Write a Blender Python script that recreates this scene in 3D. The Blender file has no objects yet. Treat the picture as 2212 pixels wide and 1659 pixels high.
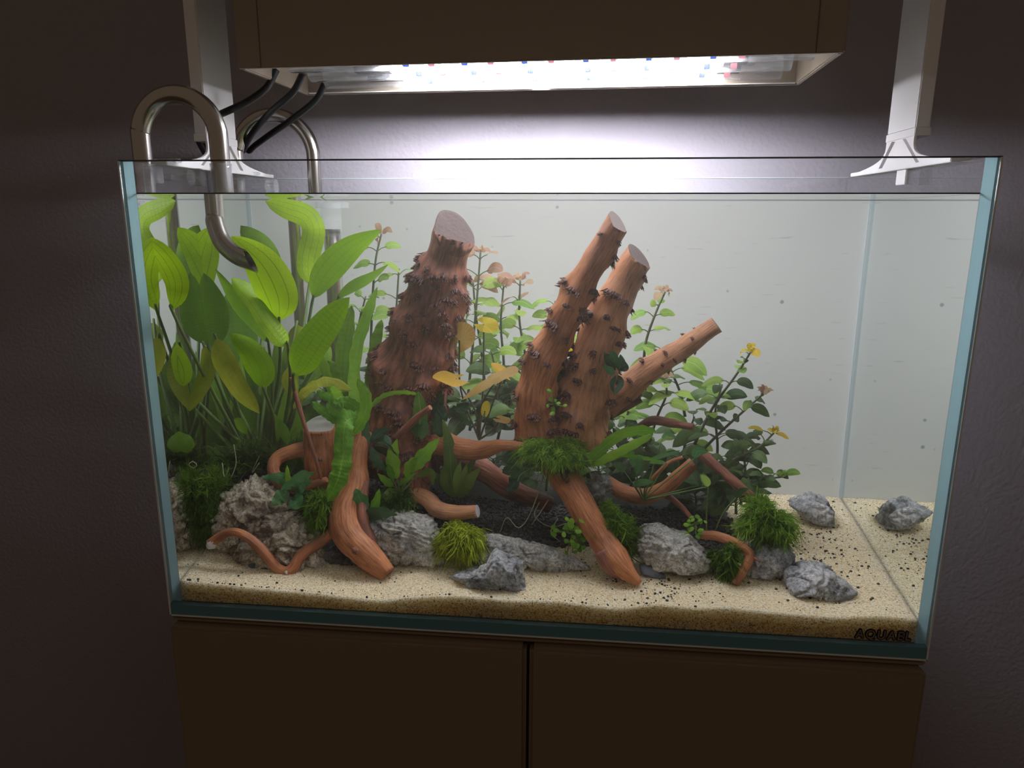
import bpy, math, random
import numpy as np
from mathutils import Vector, Matrix, noise
random.seed(7); np.random.seed(7)
scene = bpy.context.scene
COL = scene.collection
V = Vector
# ------------------------------------------------------------------ camera, world, exposure
CW, CH, FPX = 2212.0, 1659.0, 1554.5
CAM = V((.4487, -.6793, .4287)); YAW, PIT, ROL = -.0999, .2287, .0031
_F = V((math.sin(YAW) * math.cos(PIT), math.cos(YAW) * math.cos(PIT), -math.sin(PIT)))
_R = V((math.cos(YAW), -math.sin(YAW), 0)); _U = _R.cross(_F)
_R, _U = math.cos(ROL) * _R + math.sin(ROL) * _U, -math.sin(ROL) * _R + math.cos(ROL) * _U
cd = bpy.data.cameras.new('camera'); cam = bpy.data.objects.new('camera', cd); COL.objects.link(cam)
m = Matrix((_R, _U, -_F)).transposed().to_4x4(); m.translation = CAM; cam.matrix_world = m
cd.sensor_width = 36; cd.lens = 36 * FPX / CW; cd.clip_start = .01
scene.camera = cam
world = bpy.data.worlds.new('room'); scene.world = world; world.use_nodes = True
WORLD = (.092, .066, .046); LED_POWER = 162.0
bg = world.node_tree.nodes['Background']; bg.inputs[0].default_value = (*WORLD, 1); bg.inputs[1].default_value = 1
scene.view_settings.view_transform = 'Standard'; scene.view_settings.look = 'None'
scene.view_settings.exposure = 0; scene.view_settings.gamma = 1
cy = scene.cycles
cy.max_bounces = 10; cy.transparent_max_bounces = 24; cy.transmission_bounces = 8; cy.volume_bounces = 1
cy.diffuse_bounces = 4; cy.glossy_bounces = 4; cy.sample_clamp_indirect = 3

# ------------------------------------------------------------------ measuring the photograph
TW, TD, TH, WZ, G = .8, .352, .4794, .449, .010     # tank width, depth, height, water level, glass
def ray(px, py): return _F + _R * ((px - CW / 2) / FPX) - _U * ((py - CH / 2) / FPX)
def A(px, py, y):                                   # a point seen through air on the plane y
    d = ray(px, py); return CAM + d * ((y - CAM.y) / d.y)
def AX(px, py, x):
    d = ray(px, py); return CAM + d * ((x - CAM.x) / d.x)
def U(px, py, y):                                   # a point seen through the water
    d = ray(px, py).normalized(); p = CAM + d * ((.008 - CAM.y) / d.y)
    x, z = d.x / 1.33, d.z / 1.33; yy = math.sqrt(1 - x * x - z * z)
    return p + V((x, yy, z)) * ((y - p.y) / yy)
def UR(px, py, y, r): return (U(px + r, py, y) - U(px, py, y)).length   # r pixels as metres there

# ------------------------------------------------------------------ materials
def nt(name):
    m = bpy.data.materials.new(name); m.use_nodes = True
    t = m.node_tree; t.nodes.clear(); o = t.nodes.new('ShaderNodeOutputMaterial')
    return m, t, o
def N(t, typ, **kw):
    n = t.nodes.new(typ)
    for k, v in kw.items():
        if k[0] == '_': setattr(n, k[1:], v)
        else:
            s = n.inputs[int(k[1:])] if k[0] == 'i' and k[1:].isdigit() else n.inputs[k.replace('_', ' ')]
            if hasattr(v, 'node'): t.links.new(v, s)
            else: s.default_value = v
    return n
def rgba(c): return (c[0], c[1], c[2], 1)
def ramp(t, fac, stops):
    n = t.nodes.new('ShaderNodeValToRGB'); t.links.new(fac, n.inputs[0]); e = n.color_ramp.elements
    while len(e) < len(stops): e.new(.5)
    for k, (p, c) in enumerate(stops): e[k].position = p; e[k].color = rgba(c)
    return n.outputs[0]
def pbr(name, col, rough=.5, metal=0, bump=None, spec=.5, **kw):
    m, t, o = nt(name)
    b = N(t, 'ShaderNodeBsdfPrincipled', Roughness=rough, Metallic=metal)
    b.inputs['Base Color'].default_value = rgba(col); b.inputs['Specular IOR Level'].default_value = spec
    for k, v in kw.items(): b.inputs[k.replace('_', ' ')].default_value = v
    if bump:
        tc = N(t, 'ShaderNodeTexCoord')
        n = N(t, 'ShaderNodeTexNoise', Vector=tc.outputs['Object'], Scale=bump[0], Detail=4.)
        bp = N(t, 'ShaderNodeBump', Strength=bump[1], Distance=bump[2], Height=n.outputs[0])
        t.links.new(bp.outputs[0], b.inputs['Normal'])
    t.links.new(b.outputs[0], o.inputs[0]); return m
M = {}
M['wall'] = pbr('wall_paint', (.31, .295, .335), .9, bump=(170, .45, .002), spec=.08)
M['floor'] = pbr('floor_wood', (.2, .13, .08), .5)
M['white'] = pbr('white_plastic', (.78, .78, .80), .38)
M['hood'] = pbr('hood_unlit', (.29, .24, .185), .42)  # white hood's unlit outside, its dimness put into the brown colour
M['cab'] = pbr('cabinet_board', (.265, .21, .15), .38)
M['cabdark'] = pbr('cabinet_recess_shade', (.12, .10, .085), .6)  # darker board, the recess shadow put into its colour
M['black'] = pbr('black_rubber', (.008, .008, .009), .45, spec=.3)
M['steel'] = pbr('brushed_steel', (.55, .53, .50), .22, 1.0, bump=(260, .06, .0005))
def edgeglass():
    m, t, o = nt('glass_edge')
    r = N(t, 'ShaderNodeBsdfTranslucent'); r.inputs[0].default_value = (.50, .78, .86, 1)
    d = N(t, 'ShaderNodeBsdfPrincipled', Roughness=.1); d.inputs['Base Color'].default_value = (.34, .52, .58, 1)
    mx = N(t, 'ShaderNodeMixShader'); mx.inputs[0].default_value = .4
    t.links.new(r.outputs[0], mx.inputs[1]); t.links.new(d.outputs[0], mx.inputs[2]); t.links.new(mx.outputs[0], o.inputs[0]); return m
M['edge'] = edgeglass()
M['edged'] = pbr('glass_edge_low', (.11, .27, .35), .12)
M['rim'] = pbr('glass_rim', (.05, .07, .07), .12)
M['silicone'] = pbr('silicone_seam', (.42, .50, .52), .3)
M['bevel'] = pbr('glass_bevel', (.80, .86, .88), .2)
M['soil'] = pbr('dark_soil', (.018, .016, .015), .7, bump=(500, .5, .001))
M['letter'] = pbr('lettering_print', (.20, .18, .17), .4)
M['letterblack'] = pbr('lettering_outline', (.003, .003, .003), .5)
M['root'] = pbr('pale_root', (.30, .31, .20), .6)
M['ledwhite'] = pbr('led_reflector', (.85, .85, .88), .25)
def emis(name, col, s):
    m, t, o = nt(name); e = N(t, 'ShaderNodeEmission', Strength=s); e.inputs[0].default_value = rgba(col)
    t.links.new(e.outputs[0], o.inputs[0]); return m
M['led'] = emis('led_white', (1, .97, 1.0), LED_POWER)
M['ledblue'] = emis('led_blue', (.10, .22, 1), 1.1)
M['ledred'] = emis('led_red', (1, .35, .45), 1.1)
def clear(name, tint, ior=1.5, gl=1.0, opac=0):
    m, t, o = nt(name)
    tr = N(t, 'ShaderNodeBsdfTransparent'); tr.inputs[0].default_value = rgba(tint)
    g = N(t, 'ShaderNodeBsdfGlossy', Roughness=.01); g.inputs[0].default_value = (gl, gl, gl, 1)
    lw = N(t, 'ShaderNodeLayerWeight'); lw.inputs[0].default_value = .5
    pw = N(t, 'ShaderNodeMath', _operation='POWER'); t.links.new(lw.outputs['Facing'], pw.inputs[0]); pw.inputs[1].default_value = 4.2
    k0 = ((ior - 1) / (ior + 1)) ** 2
    f = N(t, 'ShaderNodeMath', _operation='MULTIPLY_ADD'); t.links.new(pw.outputs[0], f.inputs[0]); f.inputs[1].default_value = 1 - k0; f.inputs[2].default_value = k0
    mx = N(t, 'ShaderNodeMixShader'); t.links.new(f.outputs[0], mx.inputs[0])
    t.links.new(tr.outputs[0], mx.inputs[1]); t.links.new(g.outputs[0], mx.inputs[2])
    last = mx.outputs[0]
    if opac:
        df = N(t, 'ShaderNodeBsdfDiffuse'); df.inputs[0].default_value = (.85, .87, .9, 1)
        m2 = N(t, 'ShaderNodeMixShader'); m2.inputs[0].default_value = opac
        t.links.new(last, m2.inputs[1]); t.links.new(df.outputs[0], m2.inputs[2]); last = m2.outputs[0]
    t.links.new(last, o.inputs[0]); return m
M['pane'] = clear('clear_glass', (.985, .992, .992), 1.35, .8)
M['sidepane'] = clear('side_glass', (.98, .99, .99), 1.6, 1)
M['acrylic'] = clear('clear_acrylic', (.93, .94, .95), 1.45, 1, .12)
def film():
    m, t, o = nt('frosted_film')
    d = N(t, 'ShaderNodeBsdfDiffuse'); tc = N(t, 'ShaderNodeTexCoord')
    mp = N(t, 'ShaderNodeMapping', Vector=tc.outputs['Object']); mp.inputs['Scale'].default_value = (14, 1, 130)
    n1 = N(t, 'ShaderNodeTexNoise', Vector=mp.outputs[0], Scale=2.2, Detail=3.)
    n2 = N(t, 'ShaderNodeTexVoronoi', Vector=tc.outputs['Object'], Scale=28.)
    c = ramp(t, n1.outputs[0], [(.0, FILM), (.67, FILM), (.76, [k * .78 for k in FILM])])
    c2 = ramp(t, n2.outputs[0], [(.0, (.45, .47, .48)), (.045, (.45, .47, .48)), (.085, (1, 1, 1))])
    mx = N(t, 'ShaderNodeMix', _data_type='RGBA', _blend_type='MULTIPLY'); mx.inputs[0].default_value = 1
    t.links.new(c, mx.inputs[6]); t.links.new(c2, mx.inputs[7]); t.links.new(mx.outputs[2], d.inputs[0])
    t.links.new(d.outputs[0], o.inputs[0]); return m
FILM = (.60, .635, .62)
M['film'] = film()
def water():
    m, t, o = nt('hazy_water')
    geo = N(t, 'ShaderNodeNewGeometry'); sp = N(t, 'ShaderNodeSeparateXYZ', Vector=geo.outputs['True Normal'])
    def mt(op, a, b=None):
        n = N(t, 'ShaderNodeMath', _operation=op)
        for k, v in enumerate((a, b)):
            if v is None: continue
            if hasattr(v, 'node'): t.links.new(v, n.inputs[k])
            else: n.inputs[k].default_value = v
        return n.outputs[0]
    level = mt('GREATER_THAN', mt('ABSOLUTE', sp.outputs[2]), .5)
    glass = N(t, 'ShaderNodeBsdfGlass', Roughness=0., IOR=1.33)
    tr = N(t, 'ShaderNodeBsdfTransparent'); gl = N(t, 'ShaderNodeBsdfGlossy', Roughness=.03)
    gl.inputs[0].default_value = (.95, .95, .95, 1)
    tc = N(t, 'ShaderNodeTexCoord'); nz = N(t, 'ShaderNodeTexNoise', Vector=tc.outputs['Object'], Scale=18.)
    bp = N(t, 'ShaderNodeBump', Strength=.12, Distance=.002, Height=nz.outputs[0]); t.links.new(bp.outputs[0], gl.inputs['Normal'])
    lw = N(t, 'ShaderNodeLayerWeight'); lw.inputs[0].default_value = .5
    mr = N(t, 'ShaderNodeMapRange'); t.links.new(lw.outputs['Facing'], mr.inputs[0]); mr.inputs[1].default_value = .72; mr.inputs[2].default_value = .9
    top = N(t, 'ShaderNodeMixShader'); t.links.new(mr.outputs[0], top.inputs[0])
    t.links.new(tr.outputs[0], top.inputs[1]); t.links.new(gl.outputs[0], top.inputs[2])
    side = mt('GREATER_THAN', mt('ABSOLUTE', sp.outputs[0]), .5)
    ms_ = N(t, 'ShaderNodeMapRange'); t.links.new(lw.outputs['Facing'], ms_.inputs[0]); ms_.inputs[1].default_value = .55; ms_.inputs[2].default_value = .60
    gs = N(t, 'ShaderNodeBsdfGlossy', Roughness=0.); gs.inputs[0].default_value = (.9, .93, .92, 1)
    sd = N(t, 'ShaderNodeMixShader'); t.links.new(mt('MULTIPLY', ms_.outputs[0], geo.outputs['Backfacing']), sd.inputs[0]); t.links.new(tr.outputs[0], sd.inputs[1]); t.links.new(gs.outputs[0], sd.inputs[2])
    fs = N(t, 'ShaderNodeMixShader'); t.links.new(side, fs.inputs[0]); t.links.new(glass.outputs[0], fs.inputs[1]); t.links.new(sd.outputs[0], fs.inputs[2])
    mx = N(t, 'ShaderNodeMixShader'); t.links.new(level, mx.inputs[0])
    t.links.new(fs.outputs[0], mx.inputs[1]); t.links.new(top.outputs[0], mx.inputs[2])
    t.links.new(mx.outputs[0], o.inputs[0])
    vs = N(t, 'ShaderNodeVolumeScatter', Density=HAZE, Anisotropy=.2); vs.inputs[0].default_value = (.93, .98, .93, 1)
    t.links.new(vs.outputs[0], o.inputs['Volume'])
    m.cycles.homogeneous_volume = True
    return m
HAZE = .19
M['water'] = water()
def wood(name, base, dark, light, streak=1.0):
    m, t, o = nt(name)
    tc = N(t, 'ShaderNodeTexCoord'); uv = tc.outputs['UV']
    mp = N(t, 'ShaderNodeMapping', Vector=uv); mp.inputs['Scale'].default_value = (9, 1.1, 1)
    g = N(t, 'ShaderNodeTexNoise', Vector=mp.outputs[0], Scale=5., Detail=6., Roughness=.65)
    b = N(t, 'ShaderNodeTexNoise', Vector=tc.outputs['Object'], Scale=28., Detail=4.)
    c1 = ramp(t, g.outputs[0], [(.28, dark), (.47, base), (.72, light)])
    c2 = ramp(t, b.outputs[0], [(.33, (.42, .36, .38)), (.55, (1, 1, 1))])
    sp = N(t, 'ShaderNodeTexVoronoi', Vector=tc.outputs['Object'], Scale=330.)
    c3 = ramp(t, sp.outputs[0], [(.0, (.4, .35, .35)), (.22, (1, 1, 1))])
    mx = N(t, 'ShaderNodeMix', _data_type='RGBA', _blend_type='MULTIPLY'); mx.inputs[0].default_value = .75 * streak
    t.links.new(c1, mx.inputs[6]); t.links.new(c2, mx.inputs[7])
    m3 = N(t, 'ShaderNodeMix', _data_type='RGBA', _blend_type='MULTIPLY'); m3.inputs[0].default_value = .5
    t.links.new(mx.outputs[2], m3.inputs[6]); t.links.new(c3, m3.inputs[7])
    bs = N(t, 'ShaderNodeBsdfPrincipled', Roughness=.52); t.links.new(m3.outputs[2], bs.inputs['Base Color'])
    bp = N(t, 'ShaderNodeBump', Strength=.7, Distance=.0012, Height=g.outputs[0]); t.links.new(bp.outputs[0], bs.inputs['Normal'])
    t.links.new(bs.outputs[0], o.inputs[0]); return m
M['wood'] = wood('reddish_wood', (.43, .155, .06), (.14, .042, .026), (.66, .30, .13))
M['wooddark'] = wood('dark_red_wood', (.21, .075, .045), (.045, .018, .016), (.46, .18, .10))
M['woodpale'] = wood('pale_brown_wood', (.50, .23, .11), (.16, .07, .05), (.68, .35, .18))
M['thorn'] = pbr('thorn_bark', (.07, .022, .018), .45)
M['thorntip'] = pbr('thorn_pale', (.24, .10, .07), .5)
M['cut'] = pbr('cut_end', (.50, .42, .42), .8, bump=(300, .6, .001))
M['cutdark'] = pbr('weathered_cut', (.085, .058, .055), .85, bump=(250, .9, .002))
M['mould'] = pbr('white_film', (.72, .70, .74), .8)
def rock(name, a, b, c, s=1.0):
    m, t, o = nt(name)
    tc = N(t, 'ShaderNodeTexCoord')
    n1 = N(t, 'ShaderNodeTexNoise', Vector=tc.outputs['Object'], Scale=22. * s, Detail=8., Roughness=.68, Distortion=.6)
    n2 = N(t, 'ShaderNodeTexNoise', Vector=tc.outputs['Object'], Scale=300., Detail=3., Roughness=.7)
    v = N(t, 'ShaderNodeTexNoise', Vector=tc.outputs['Object'], Scale=34., Detail=3., Distortion=2.5)
    c1 = ramp(t, n1.outputs[0], [(.38, a), (.5, b), (.62, c)])
    cr = ramp(t, v.outputs[0], [(.455, (1, 1, 1)), (.49, (.28, .28, .30)), (.505, (.28, .28, .30)), (.54, (1, 1, 1))])
    c2 = ramp(t, n2.outputs[0], [(.40, (.42, .40, .38)), (.55, (1.0, 1.0, 1.0))])
    mx = N(t, 'ShaderNodeMix', _data_type='RGBA', _blend_type='MULTIPLY'); mx.inputs[0].default_value = .7
    t.links.new(c1, mx.inputs[6]); t.links.new(cr, mx.inputs[7])
    m3 = N(t, 'ShaderNodeMix', _data_type='RGBA', _blend_type='MULTIPLY'); m3.inputs[0].default_value = .8
    t.links.new(mx.outputs[2], m3.inputs[6]); t.links.new(c2, m3.inputs[7])
    bs = N(t, 'ShaderNodeBsdfPrincipled', Roughness=.8); t.links.new(m3.outputs[2], bs.inputs['Base Color'])
    b1 = N(t, 'ShaderNodeBump', Strength=.8, Distance=.004, Height=n1.outputs[0])
    b2 = N(t, 'ShaderNodeBump', Strength=.5, Distance=.001, Height=n2.outputs[0], Normal=b1.outputs[0])
    t.links.new(b2.outputs[0], bs.inputs['Normal']); t.links.new(bs.outputs[0], o.inputs[0]); return m
M['rocktan'] = rock('tan_stone', (.24, .20, .15), (.56, .49, .38), (.84, .78, .66))
M['rockgrey'] = rock('grey_stone', (.20, .21, .23), (.42, .44, .46), (.78, .79, .80))
M['rockpale'] = rock('pale_stone', (.26, .26, .26), (.60, .60, .56), (.90, .90, .86))
M['slate'] = pbr('dark_slate', (.10, .11, .13), .55, bump=(60, .5, .002))
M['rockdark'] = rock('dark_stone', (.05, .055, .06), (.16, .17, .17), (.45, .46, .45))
def sand():
    m, t, o = nt('pale_sand')
    tc = N(t, 'ShaderNodeTexCoord')
    v = N(t, 'ShaderNodeTexVoronoi', Vector=tc.outputs['Object'], Scale=760.)
    wn = N(t, 'ShaderNodeTexWhiteNoise', Vector=v.outputs['Position'])
    c = ramp(t, wn.outputs[0], [(.0, (.30, .20, .10)), (.12, (.62, .49, .27)), (.5, (.84, .72, .46)), (.85, (.93, .84, .62)), (1, (1, .97, .86))])
    v2 = N(t, 'ShaderNodeTexVoronoi', Vector=tc.outputs['Object'], Scale=300.)
    c2 = ramp(t, v2.outputs[0], [(.0, (.12, .1, .09)), (.08, (.12, .1, .09)), (.16, (1, 1, 1))])
    mx = N(t, 'ShaderNodeMix', _data_type='RGBA', _blend_type='MULTIPLY'); mx.inputs[0].default_value = .8
    t.links.new(c, mx.inputs[6]); t.links.new(c2, mx.inputs[7])
    bs = N(t, 'ShaderNodeBsdfPrincipled', Roughness=.75); t.links.new(mx.outputs[2], bs.inputs['Base Color'])
    bs.inputs['Subsurface Weight'].default_value = .6; bs.inputs['Subsurface Radius'].default_value = (1, .93, .82); bs.inputs['Subsurface Scale'].default_value = .034
    bp = N(t, 'ShaderNodeBump', Strength=.75, Distance=.0012, Height=v.outputs['Distance']); bp.invert = True
    t.links.new(bp.outputs[0], bs.inputs['Normal']); t.links.new(bs.outputs[0], o.inputs[0]); return m
M['sand'] = sand()
def leafmat(name, col, col2, vein=(.6, .8, .4), trans=.45, veins=2, rough=.42, spots=0.):
    m, t, o = nt(name)
    tc = N(t, 'ShaderNodeTexCoord'); sp = N(t, 'ShaderNodeSeparateXYZ', Vector=tc.outputs['UV'])
    oi = N(t, 'ShaderNodeObjectInfo')
    n = N(t, 'ShaderNodeTexNoise', Vector=tc.outputs['Object'], Scale=32., Detail=3.)
    mixf = N(t, 'ShaderNodeMath', _operation='ADD'); t.links.new(n.outputs[0], mixf.inputs[0])
    rr = N(t, 'ShaderNodeMath', _operation='MULTIPLY_ADD'); t.links.new(oi.outputs['Random'], rr.inputs[0]); rr.inputs[1].default_value = .7; rr.inputs[2].default_value = -.35
    t.links.new(rr.outputs[0], mixf.inputs[1])
    c = ramp(t, mixf.outputs[0], [(.25, col), (.75, col2)])
    # veins: lines where |v| equals 0, .45 ...
    a = N(t, 'ShaderNodeMath', _operation='ABSOLUTE'); t.links.new(sp.outputs[1], a.inputs[0])
    ml = N(t, 'ShaderNodeMath', _operation='PINGPONG'); t.links.new(a.outputs[0], ml.inputs[0]); ml.inputs[1].default_value = {2: .26, 1: 1.0, 3: .17}[veins]
    vf = ramp(t, ml.outputs[0], [(.0, (1, 1, 1)), (.035 if veins > 1 else .07, (0, 0, 0))])
    wv = N(t, 'ShaderNodeTexWave', Vector=tc.outputs['UV'], Scale=7., Distortion=4.); wv.bands_direction = 'X'
    mx = N(t, 'ShaderNodeMix', _data_type='RGBA'); t.links.new(vf, mx.inputs[0]); mx.inputs[7].default_value = rgba(vein)
    t.links.new(c, mx.inputs[6]); colr = mx.outputs[2]
    if spots:
        s = N(t, 'ShaderNodeTexVoronoi', Vector=tc.outputs['Object'], Scale=240.)
        c3 = ramp(t, s.outputs[0], [(0, (.35, .2, .15)), (.2, (1, 1, 1))])
        m3 = N(t, 'ShaderNodeMix', _data_type='RGBA', _blend_type='MULTIPLY'); m3.inputs[0].default_value = spots
        t.links.new(colr, m3.inputs[6]); t.links.new(c3, m3.inputs[7]); colr = m3.outputs[2]
    bs = N(t, 'ShaderNodeBsdfPrincipled', Roughness=rough); bs.inputs['Specular IOR Level'].default_value = .3
    t.links.new(colr, bs.inputs['Base Color'])
    bp = N(t, 'ShaderNodeBump', Strength=.22, Distance=.0010, Height=wv.outputs[1]); t.links.new(bp.outputs[0], bs.inputs['Normal'])
    tl = N(t, 'ShaderNodeBsdfTranslucent'); t.links.new(colr, tl.inputs[0])
    ms = N(t, 'ShaderNodeMixShader'); ms.inputs[0].default_value = trans
    t.links.new(bs.outputs[0], ms.inputs[1]); t.links.new(tl.outputs[0], ms.inputs[2])
    t.links.new(ms.outputs[0], o.inputs[0]); return m
M['sword'] = leafmat('sword_leaf', (.19, .37, .006), (.38, .60, .012), (.14, .30, .01), .5, 2)
M['swordolive'] = leafmat('sword_leaf_olive', (.20, .27, .015), (.42, .45, .04), (.3, .3, .03), .5, 2)
M['sworddark'] = leafmat('sword_leaf_dark', (.09, .20, .012), (.17, .32, .025), (.12, .22, .02), .4, 2)
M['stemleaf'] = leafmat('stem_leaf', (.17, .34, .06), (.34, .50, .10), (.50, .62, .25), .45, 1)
M['stemleafshade'] = leafmat('stem_leaf_shaded', (.035, .075, .022), (.075, .14, .035), (.12, .2, .06), .3, 1)  # darker copy of the stem leaf, thicket shade put into its colour
M['redleaf'] = leafmat('pink_tip_leaf', (.34, .20, .14), (.50, .36, .22), (.55, .42, .3), .45, 1)
M['yellowleaf'] = leafmat('yellow_leaf', (.62, .42, .03), (.78, .66, .06), (.85, .75, .2), .45, 1)
M['lily'] = leafmat('lily_leaf', (.58, .34, .04), (.72, .46, .05), (.8, .6, .12), .45, 3, spots=.35)
M['lilybrown'] = leafmat('lily_leaf_brown', (.34, .22, .06), (.46, .32, .10), (.5, .36, .14), .4, 3, spots=.5)
M['fern'] = leafmat('fern_leaf', (.11, .28, .02), (.25, .47, .035), (.22, .42, .06), .35, 1)
M['buce'] = leafmat('dark_small_leaf', (.035, .085, .045), (.06, .13, .06), (.09, .16, .1), .2, 1, .3)
M['buceg'] = leafmat('blue_green_leaf', (.07, .20, .07), (.13, .29, .11), (.18, .34, .18), .3, 1, .3)
M['crypt'] = leafmat('narrow_leaf', (.09, .17, .03), (.18, .28, .05), (.2, .32, .08), .4, 1)
M['stem'] = pbr('plant_stem', (.08, .14, .03), .5)
M['stemdk'] = pbr('plant_stem_dark', (.07, .09, .045), .5)
def mossmat(name, a, b, tr=.4):
    m, t, o = nt(name)
    tc = N(t, 'ShaderNodeTexCoord'); n = N(t, 'ShaderNodeTexNoise', Vector=tc.outputs['Object'], Scale=90., Detail=3.)
    c = ramp(t, n.outputs[0], [(.35, a), (.65, b)])
    d = N(t, 'ShaderNodeBsdfDiffuse'); t.links.new(c, d.inputs[0])
    tl = N(t, 'ShaderNodeBsdfTranslucent'); t.links.new(c, tl.inputs[0])
    ms = N(t, 'ShaderNodeMixShader'); ms.inputs[0].default_value = tr
    t.links.new(d.outputs[0], ms.inputs[1]); t.links.new(tl.outputs[0], ms.inputs[2]); t.links.new(ms.outputs[0], o.inputs[0]); return m
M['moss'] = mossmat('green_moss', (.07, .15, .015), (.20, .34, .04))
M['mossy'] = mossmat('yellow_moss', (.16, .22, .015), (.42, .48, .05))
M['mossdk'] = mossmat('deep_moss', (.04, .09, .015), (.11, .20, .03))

# ------------------------------------------------------------------ objects and meshes
def mesh(name, v, f, smooth=True, uv=None, mi=None):
    me = bpy.data.meshes.new(name); me.from_pydata([tuple(p) for p in v], [], f)
    if smooth: me.polygons.foreach_set('use_smooth', [True] * len(f))
    if uv is not None:
        l = me.uv_layers.new(name='UVMap'); vi = np.zeros(len(me.loops), int); me.loops.foreach_get('vertex_index', vi)
        l.data.foreach_set('uv', np.array(uv)[vi].ravel())
    if mi is not None: me.polygons.foreach_set('material_index', mi)
    me.update(); return me
def link(name, me, mats, parent=None, **kw):
    o = bpy.data.objects.new(name, me); COL.objects.link(o)
    if me is not None and not me.materials:
        for k in (mats if isinstance(mats, (list, tuple)) else [mats]): me.materials.append(M[k])
    if parent is not None:
        o.parent = parent
        if parent.type == 'EMPTY': o.location = -V(parent['base'])
    for k, v in kw.items(): o[k] = v
    return o
def thing(name, label, cat, loc, group=None):
    o = bpy.data.objects.new(name, None); COL.objects.link(o); o.location = loc; o.empty_display_size = .02
    o['base'] = list(loc); o['label'] = label; o['category'] = cat
    if group: o['group'] = group
    return o
def tag(o, label, cat, group=None):
    o['label'] = label; o['category'] = cat
    if group: o['group'] = group
    return o
def boxdata(lo, hi, bev=0.0):
    x0, y0, z0 = lo; x1, y1, z1 = hi
    if bev <= 0:
        v = [(x, y, z) for z in (z0, z1) for y in (y0, y1) for x in (x0, x1)]
        f = [(0, 2, 3, 1), (4, 5, 7, 6), (0, 1, 5, 4), (2, 6, 7, 3), (0, 4, 6, 2), (1, 3, 7, 5)]
        return v, f
    import bmesh
    bm = bmesh.new(); bmesh.ops.create_cube(bm, size=1)
    for p in bm.verts: p.co = V(((x0 + x1) / 2 + p.co.x * (x1 - x0), (y0 + y1) / 2 + p.co.y * (y1 - y0), (z0 + z1) / 2 + p.co.z * (z1 - z0)))
    bmesh.ops.bevel(bm, geom=bm.edges[:], offset=bev, segments=2, affect='EDGES')
    bm.verts.ensure_lookup_table(); v = [tuple(p.co) for p in bm.verts]; f = [tuple(q.index for q in fc.verts) for fc in bm.faces]; bm.free()
    return v, f
def box(name, lo, hi, mat, parent=None, bev=0, xf=None, **kw):
    v, f = boxdata(lo, hi, bev)
    if xf: v = [xf @ V(p) for p in v]
    return link(name, mesh(name, v, f, False), mat, parent, **kw)
def merge(parts):
    v, f = [], []
    for pv, pf in parts:
        k = len(v); v += [tuple(p) for p in pv]; f += [tuple(i + k for i in q) for q in pf]
    return v, f
def spline(P, n):
    P = [V(p) for p in P]
    if len(P) == 2: P = [P[0], (P[0] + P[1]) / 2, P[1]]
    Q = [P[0] * 2 - P[1]] + P + [P[-1] * 2 - P[-2]]; out = []
    segs = len(P) - 1
    for i in range(n + 1):
        u = i / n * segs; k = min(int(u), segs - 1); t = u - k
        a, b, c, d = Q[k:k + 4]
        out.append(.5 * ((2 * b) + (c - a) * t + (2 * a - 5 * b + 4 * c - d) * t * t + (3 * b - a - 3 * c + d) * t ** 3))
    return out
def lerpr(R, n):
    return [float(np.interp(i / n, np.linspace(0, 1, len(R)), R)) for i in range(n + 1)]
def frames(C):
    T = [(C[min(i + 1, len(C) - 1)] - C[max(i - 1, 0)]).normalized() for i in range(len(C))]
    n = T[0].cross(V((0, 1, 0)))
    if n.length < .1: n = T[0].cross(V((1, 0, 0)))
    n.normalize(); Ns = []
    for t in T:
        n = (n - t * n.dot(t)).normalized(); Ns.append(n.copy())
    return T, Ns
def tube(P, R, n=24, m=14, rough=0., freq=60., ridge=0., lumps=(), closed=True, tilt=None, seed=0):
    """a tapering tube along P; returns verts, faces, uv, mat ids, centre line, frames"""
    C = spline(P, n); R = lerpr(R, n); T, Ns = frames(C); v, uv, f, mi = [], [], [], []
    L = 0
    for i, c in enumerate(C):
        if i: L += (c - C[i - 1]).length
        B = T[i].cross(Ns[i])
        for j in range(m):
            a = 2 * math.pi * j / m; d = Ns[i] * math.cos(a) + B * math.sin(a); r = R[i]
            if rough: r *= 1 + rough * noise.noise((c + d * r) * freq + V((seed, 0, 0))) + rough * .5 * noise.noise((c + d * r) * freq * 2.7)
            if ridge: r *= 1 + ridge * math.sin(3 * a + 5 * noise.noise(c * 12)) * .6 + ridge * .4 * noise.noise(V((math.cos(a) * 2.5, math.sin(a) * 2.5, L * 14 + seed)))
            for (lt, la, ls, lh) in lumps:
                dt = (i / n - lt) / ls[0]; da = math.atan2(math.sin(a - la), math.cos(a - la)) / ls[1]
                q = dt * dt + da * da
                if q < 6: r += lh * math.exp(-q)
            p = c + d * r
            if tilt and i == n: p += T[i] * (d.dot(tilt) * R[i])
            v.append(p); uv.append((j / m if j < m else 1, L * 8))
    for i in range(n):
        for j in range(m):
            k = (j + 1) % m; f.append((i * m + j, i * m + k, (i + 1) * m + k, (i + 1) * m + j)); mi.append(0)
    if closed:
        for (ring, flip) in ((0, True), (n, False)):
            k = len(v); c = sum((v[ring * m + j] for j in range(m)), V()) / m; v.append(c); uv.append((.5, 0))
            # a small inner ring keeps the cut edge crisp
            ir = len(v)
            for j in range(m):
                v.append(c + (v[ring * m + j] - c) * .9); uv.append((.5, 0))
            for j in range(m):
                q = (j + 1) % m; a, b = ring * m + j, ring * m + q
                f.append((b, a, ir + j, ir + q) if flip else (a, b, ir + q, ir + j)); mi.append(1 if ring else 0)
                f.append((ir + q, ir + j, k) if flip else (ir + j, ir + q, k)); mi.append(1 if ring else 0)
    return v, f, uv, mi, C, T, Ns, R
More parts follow.
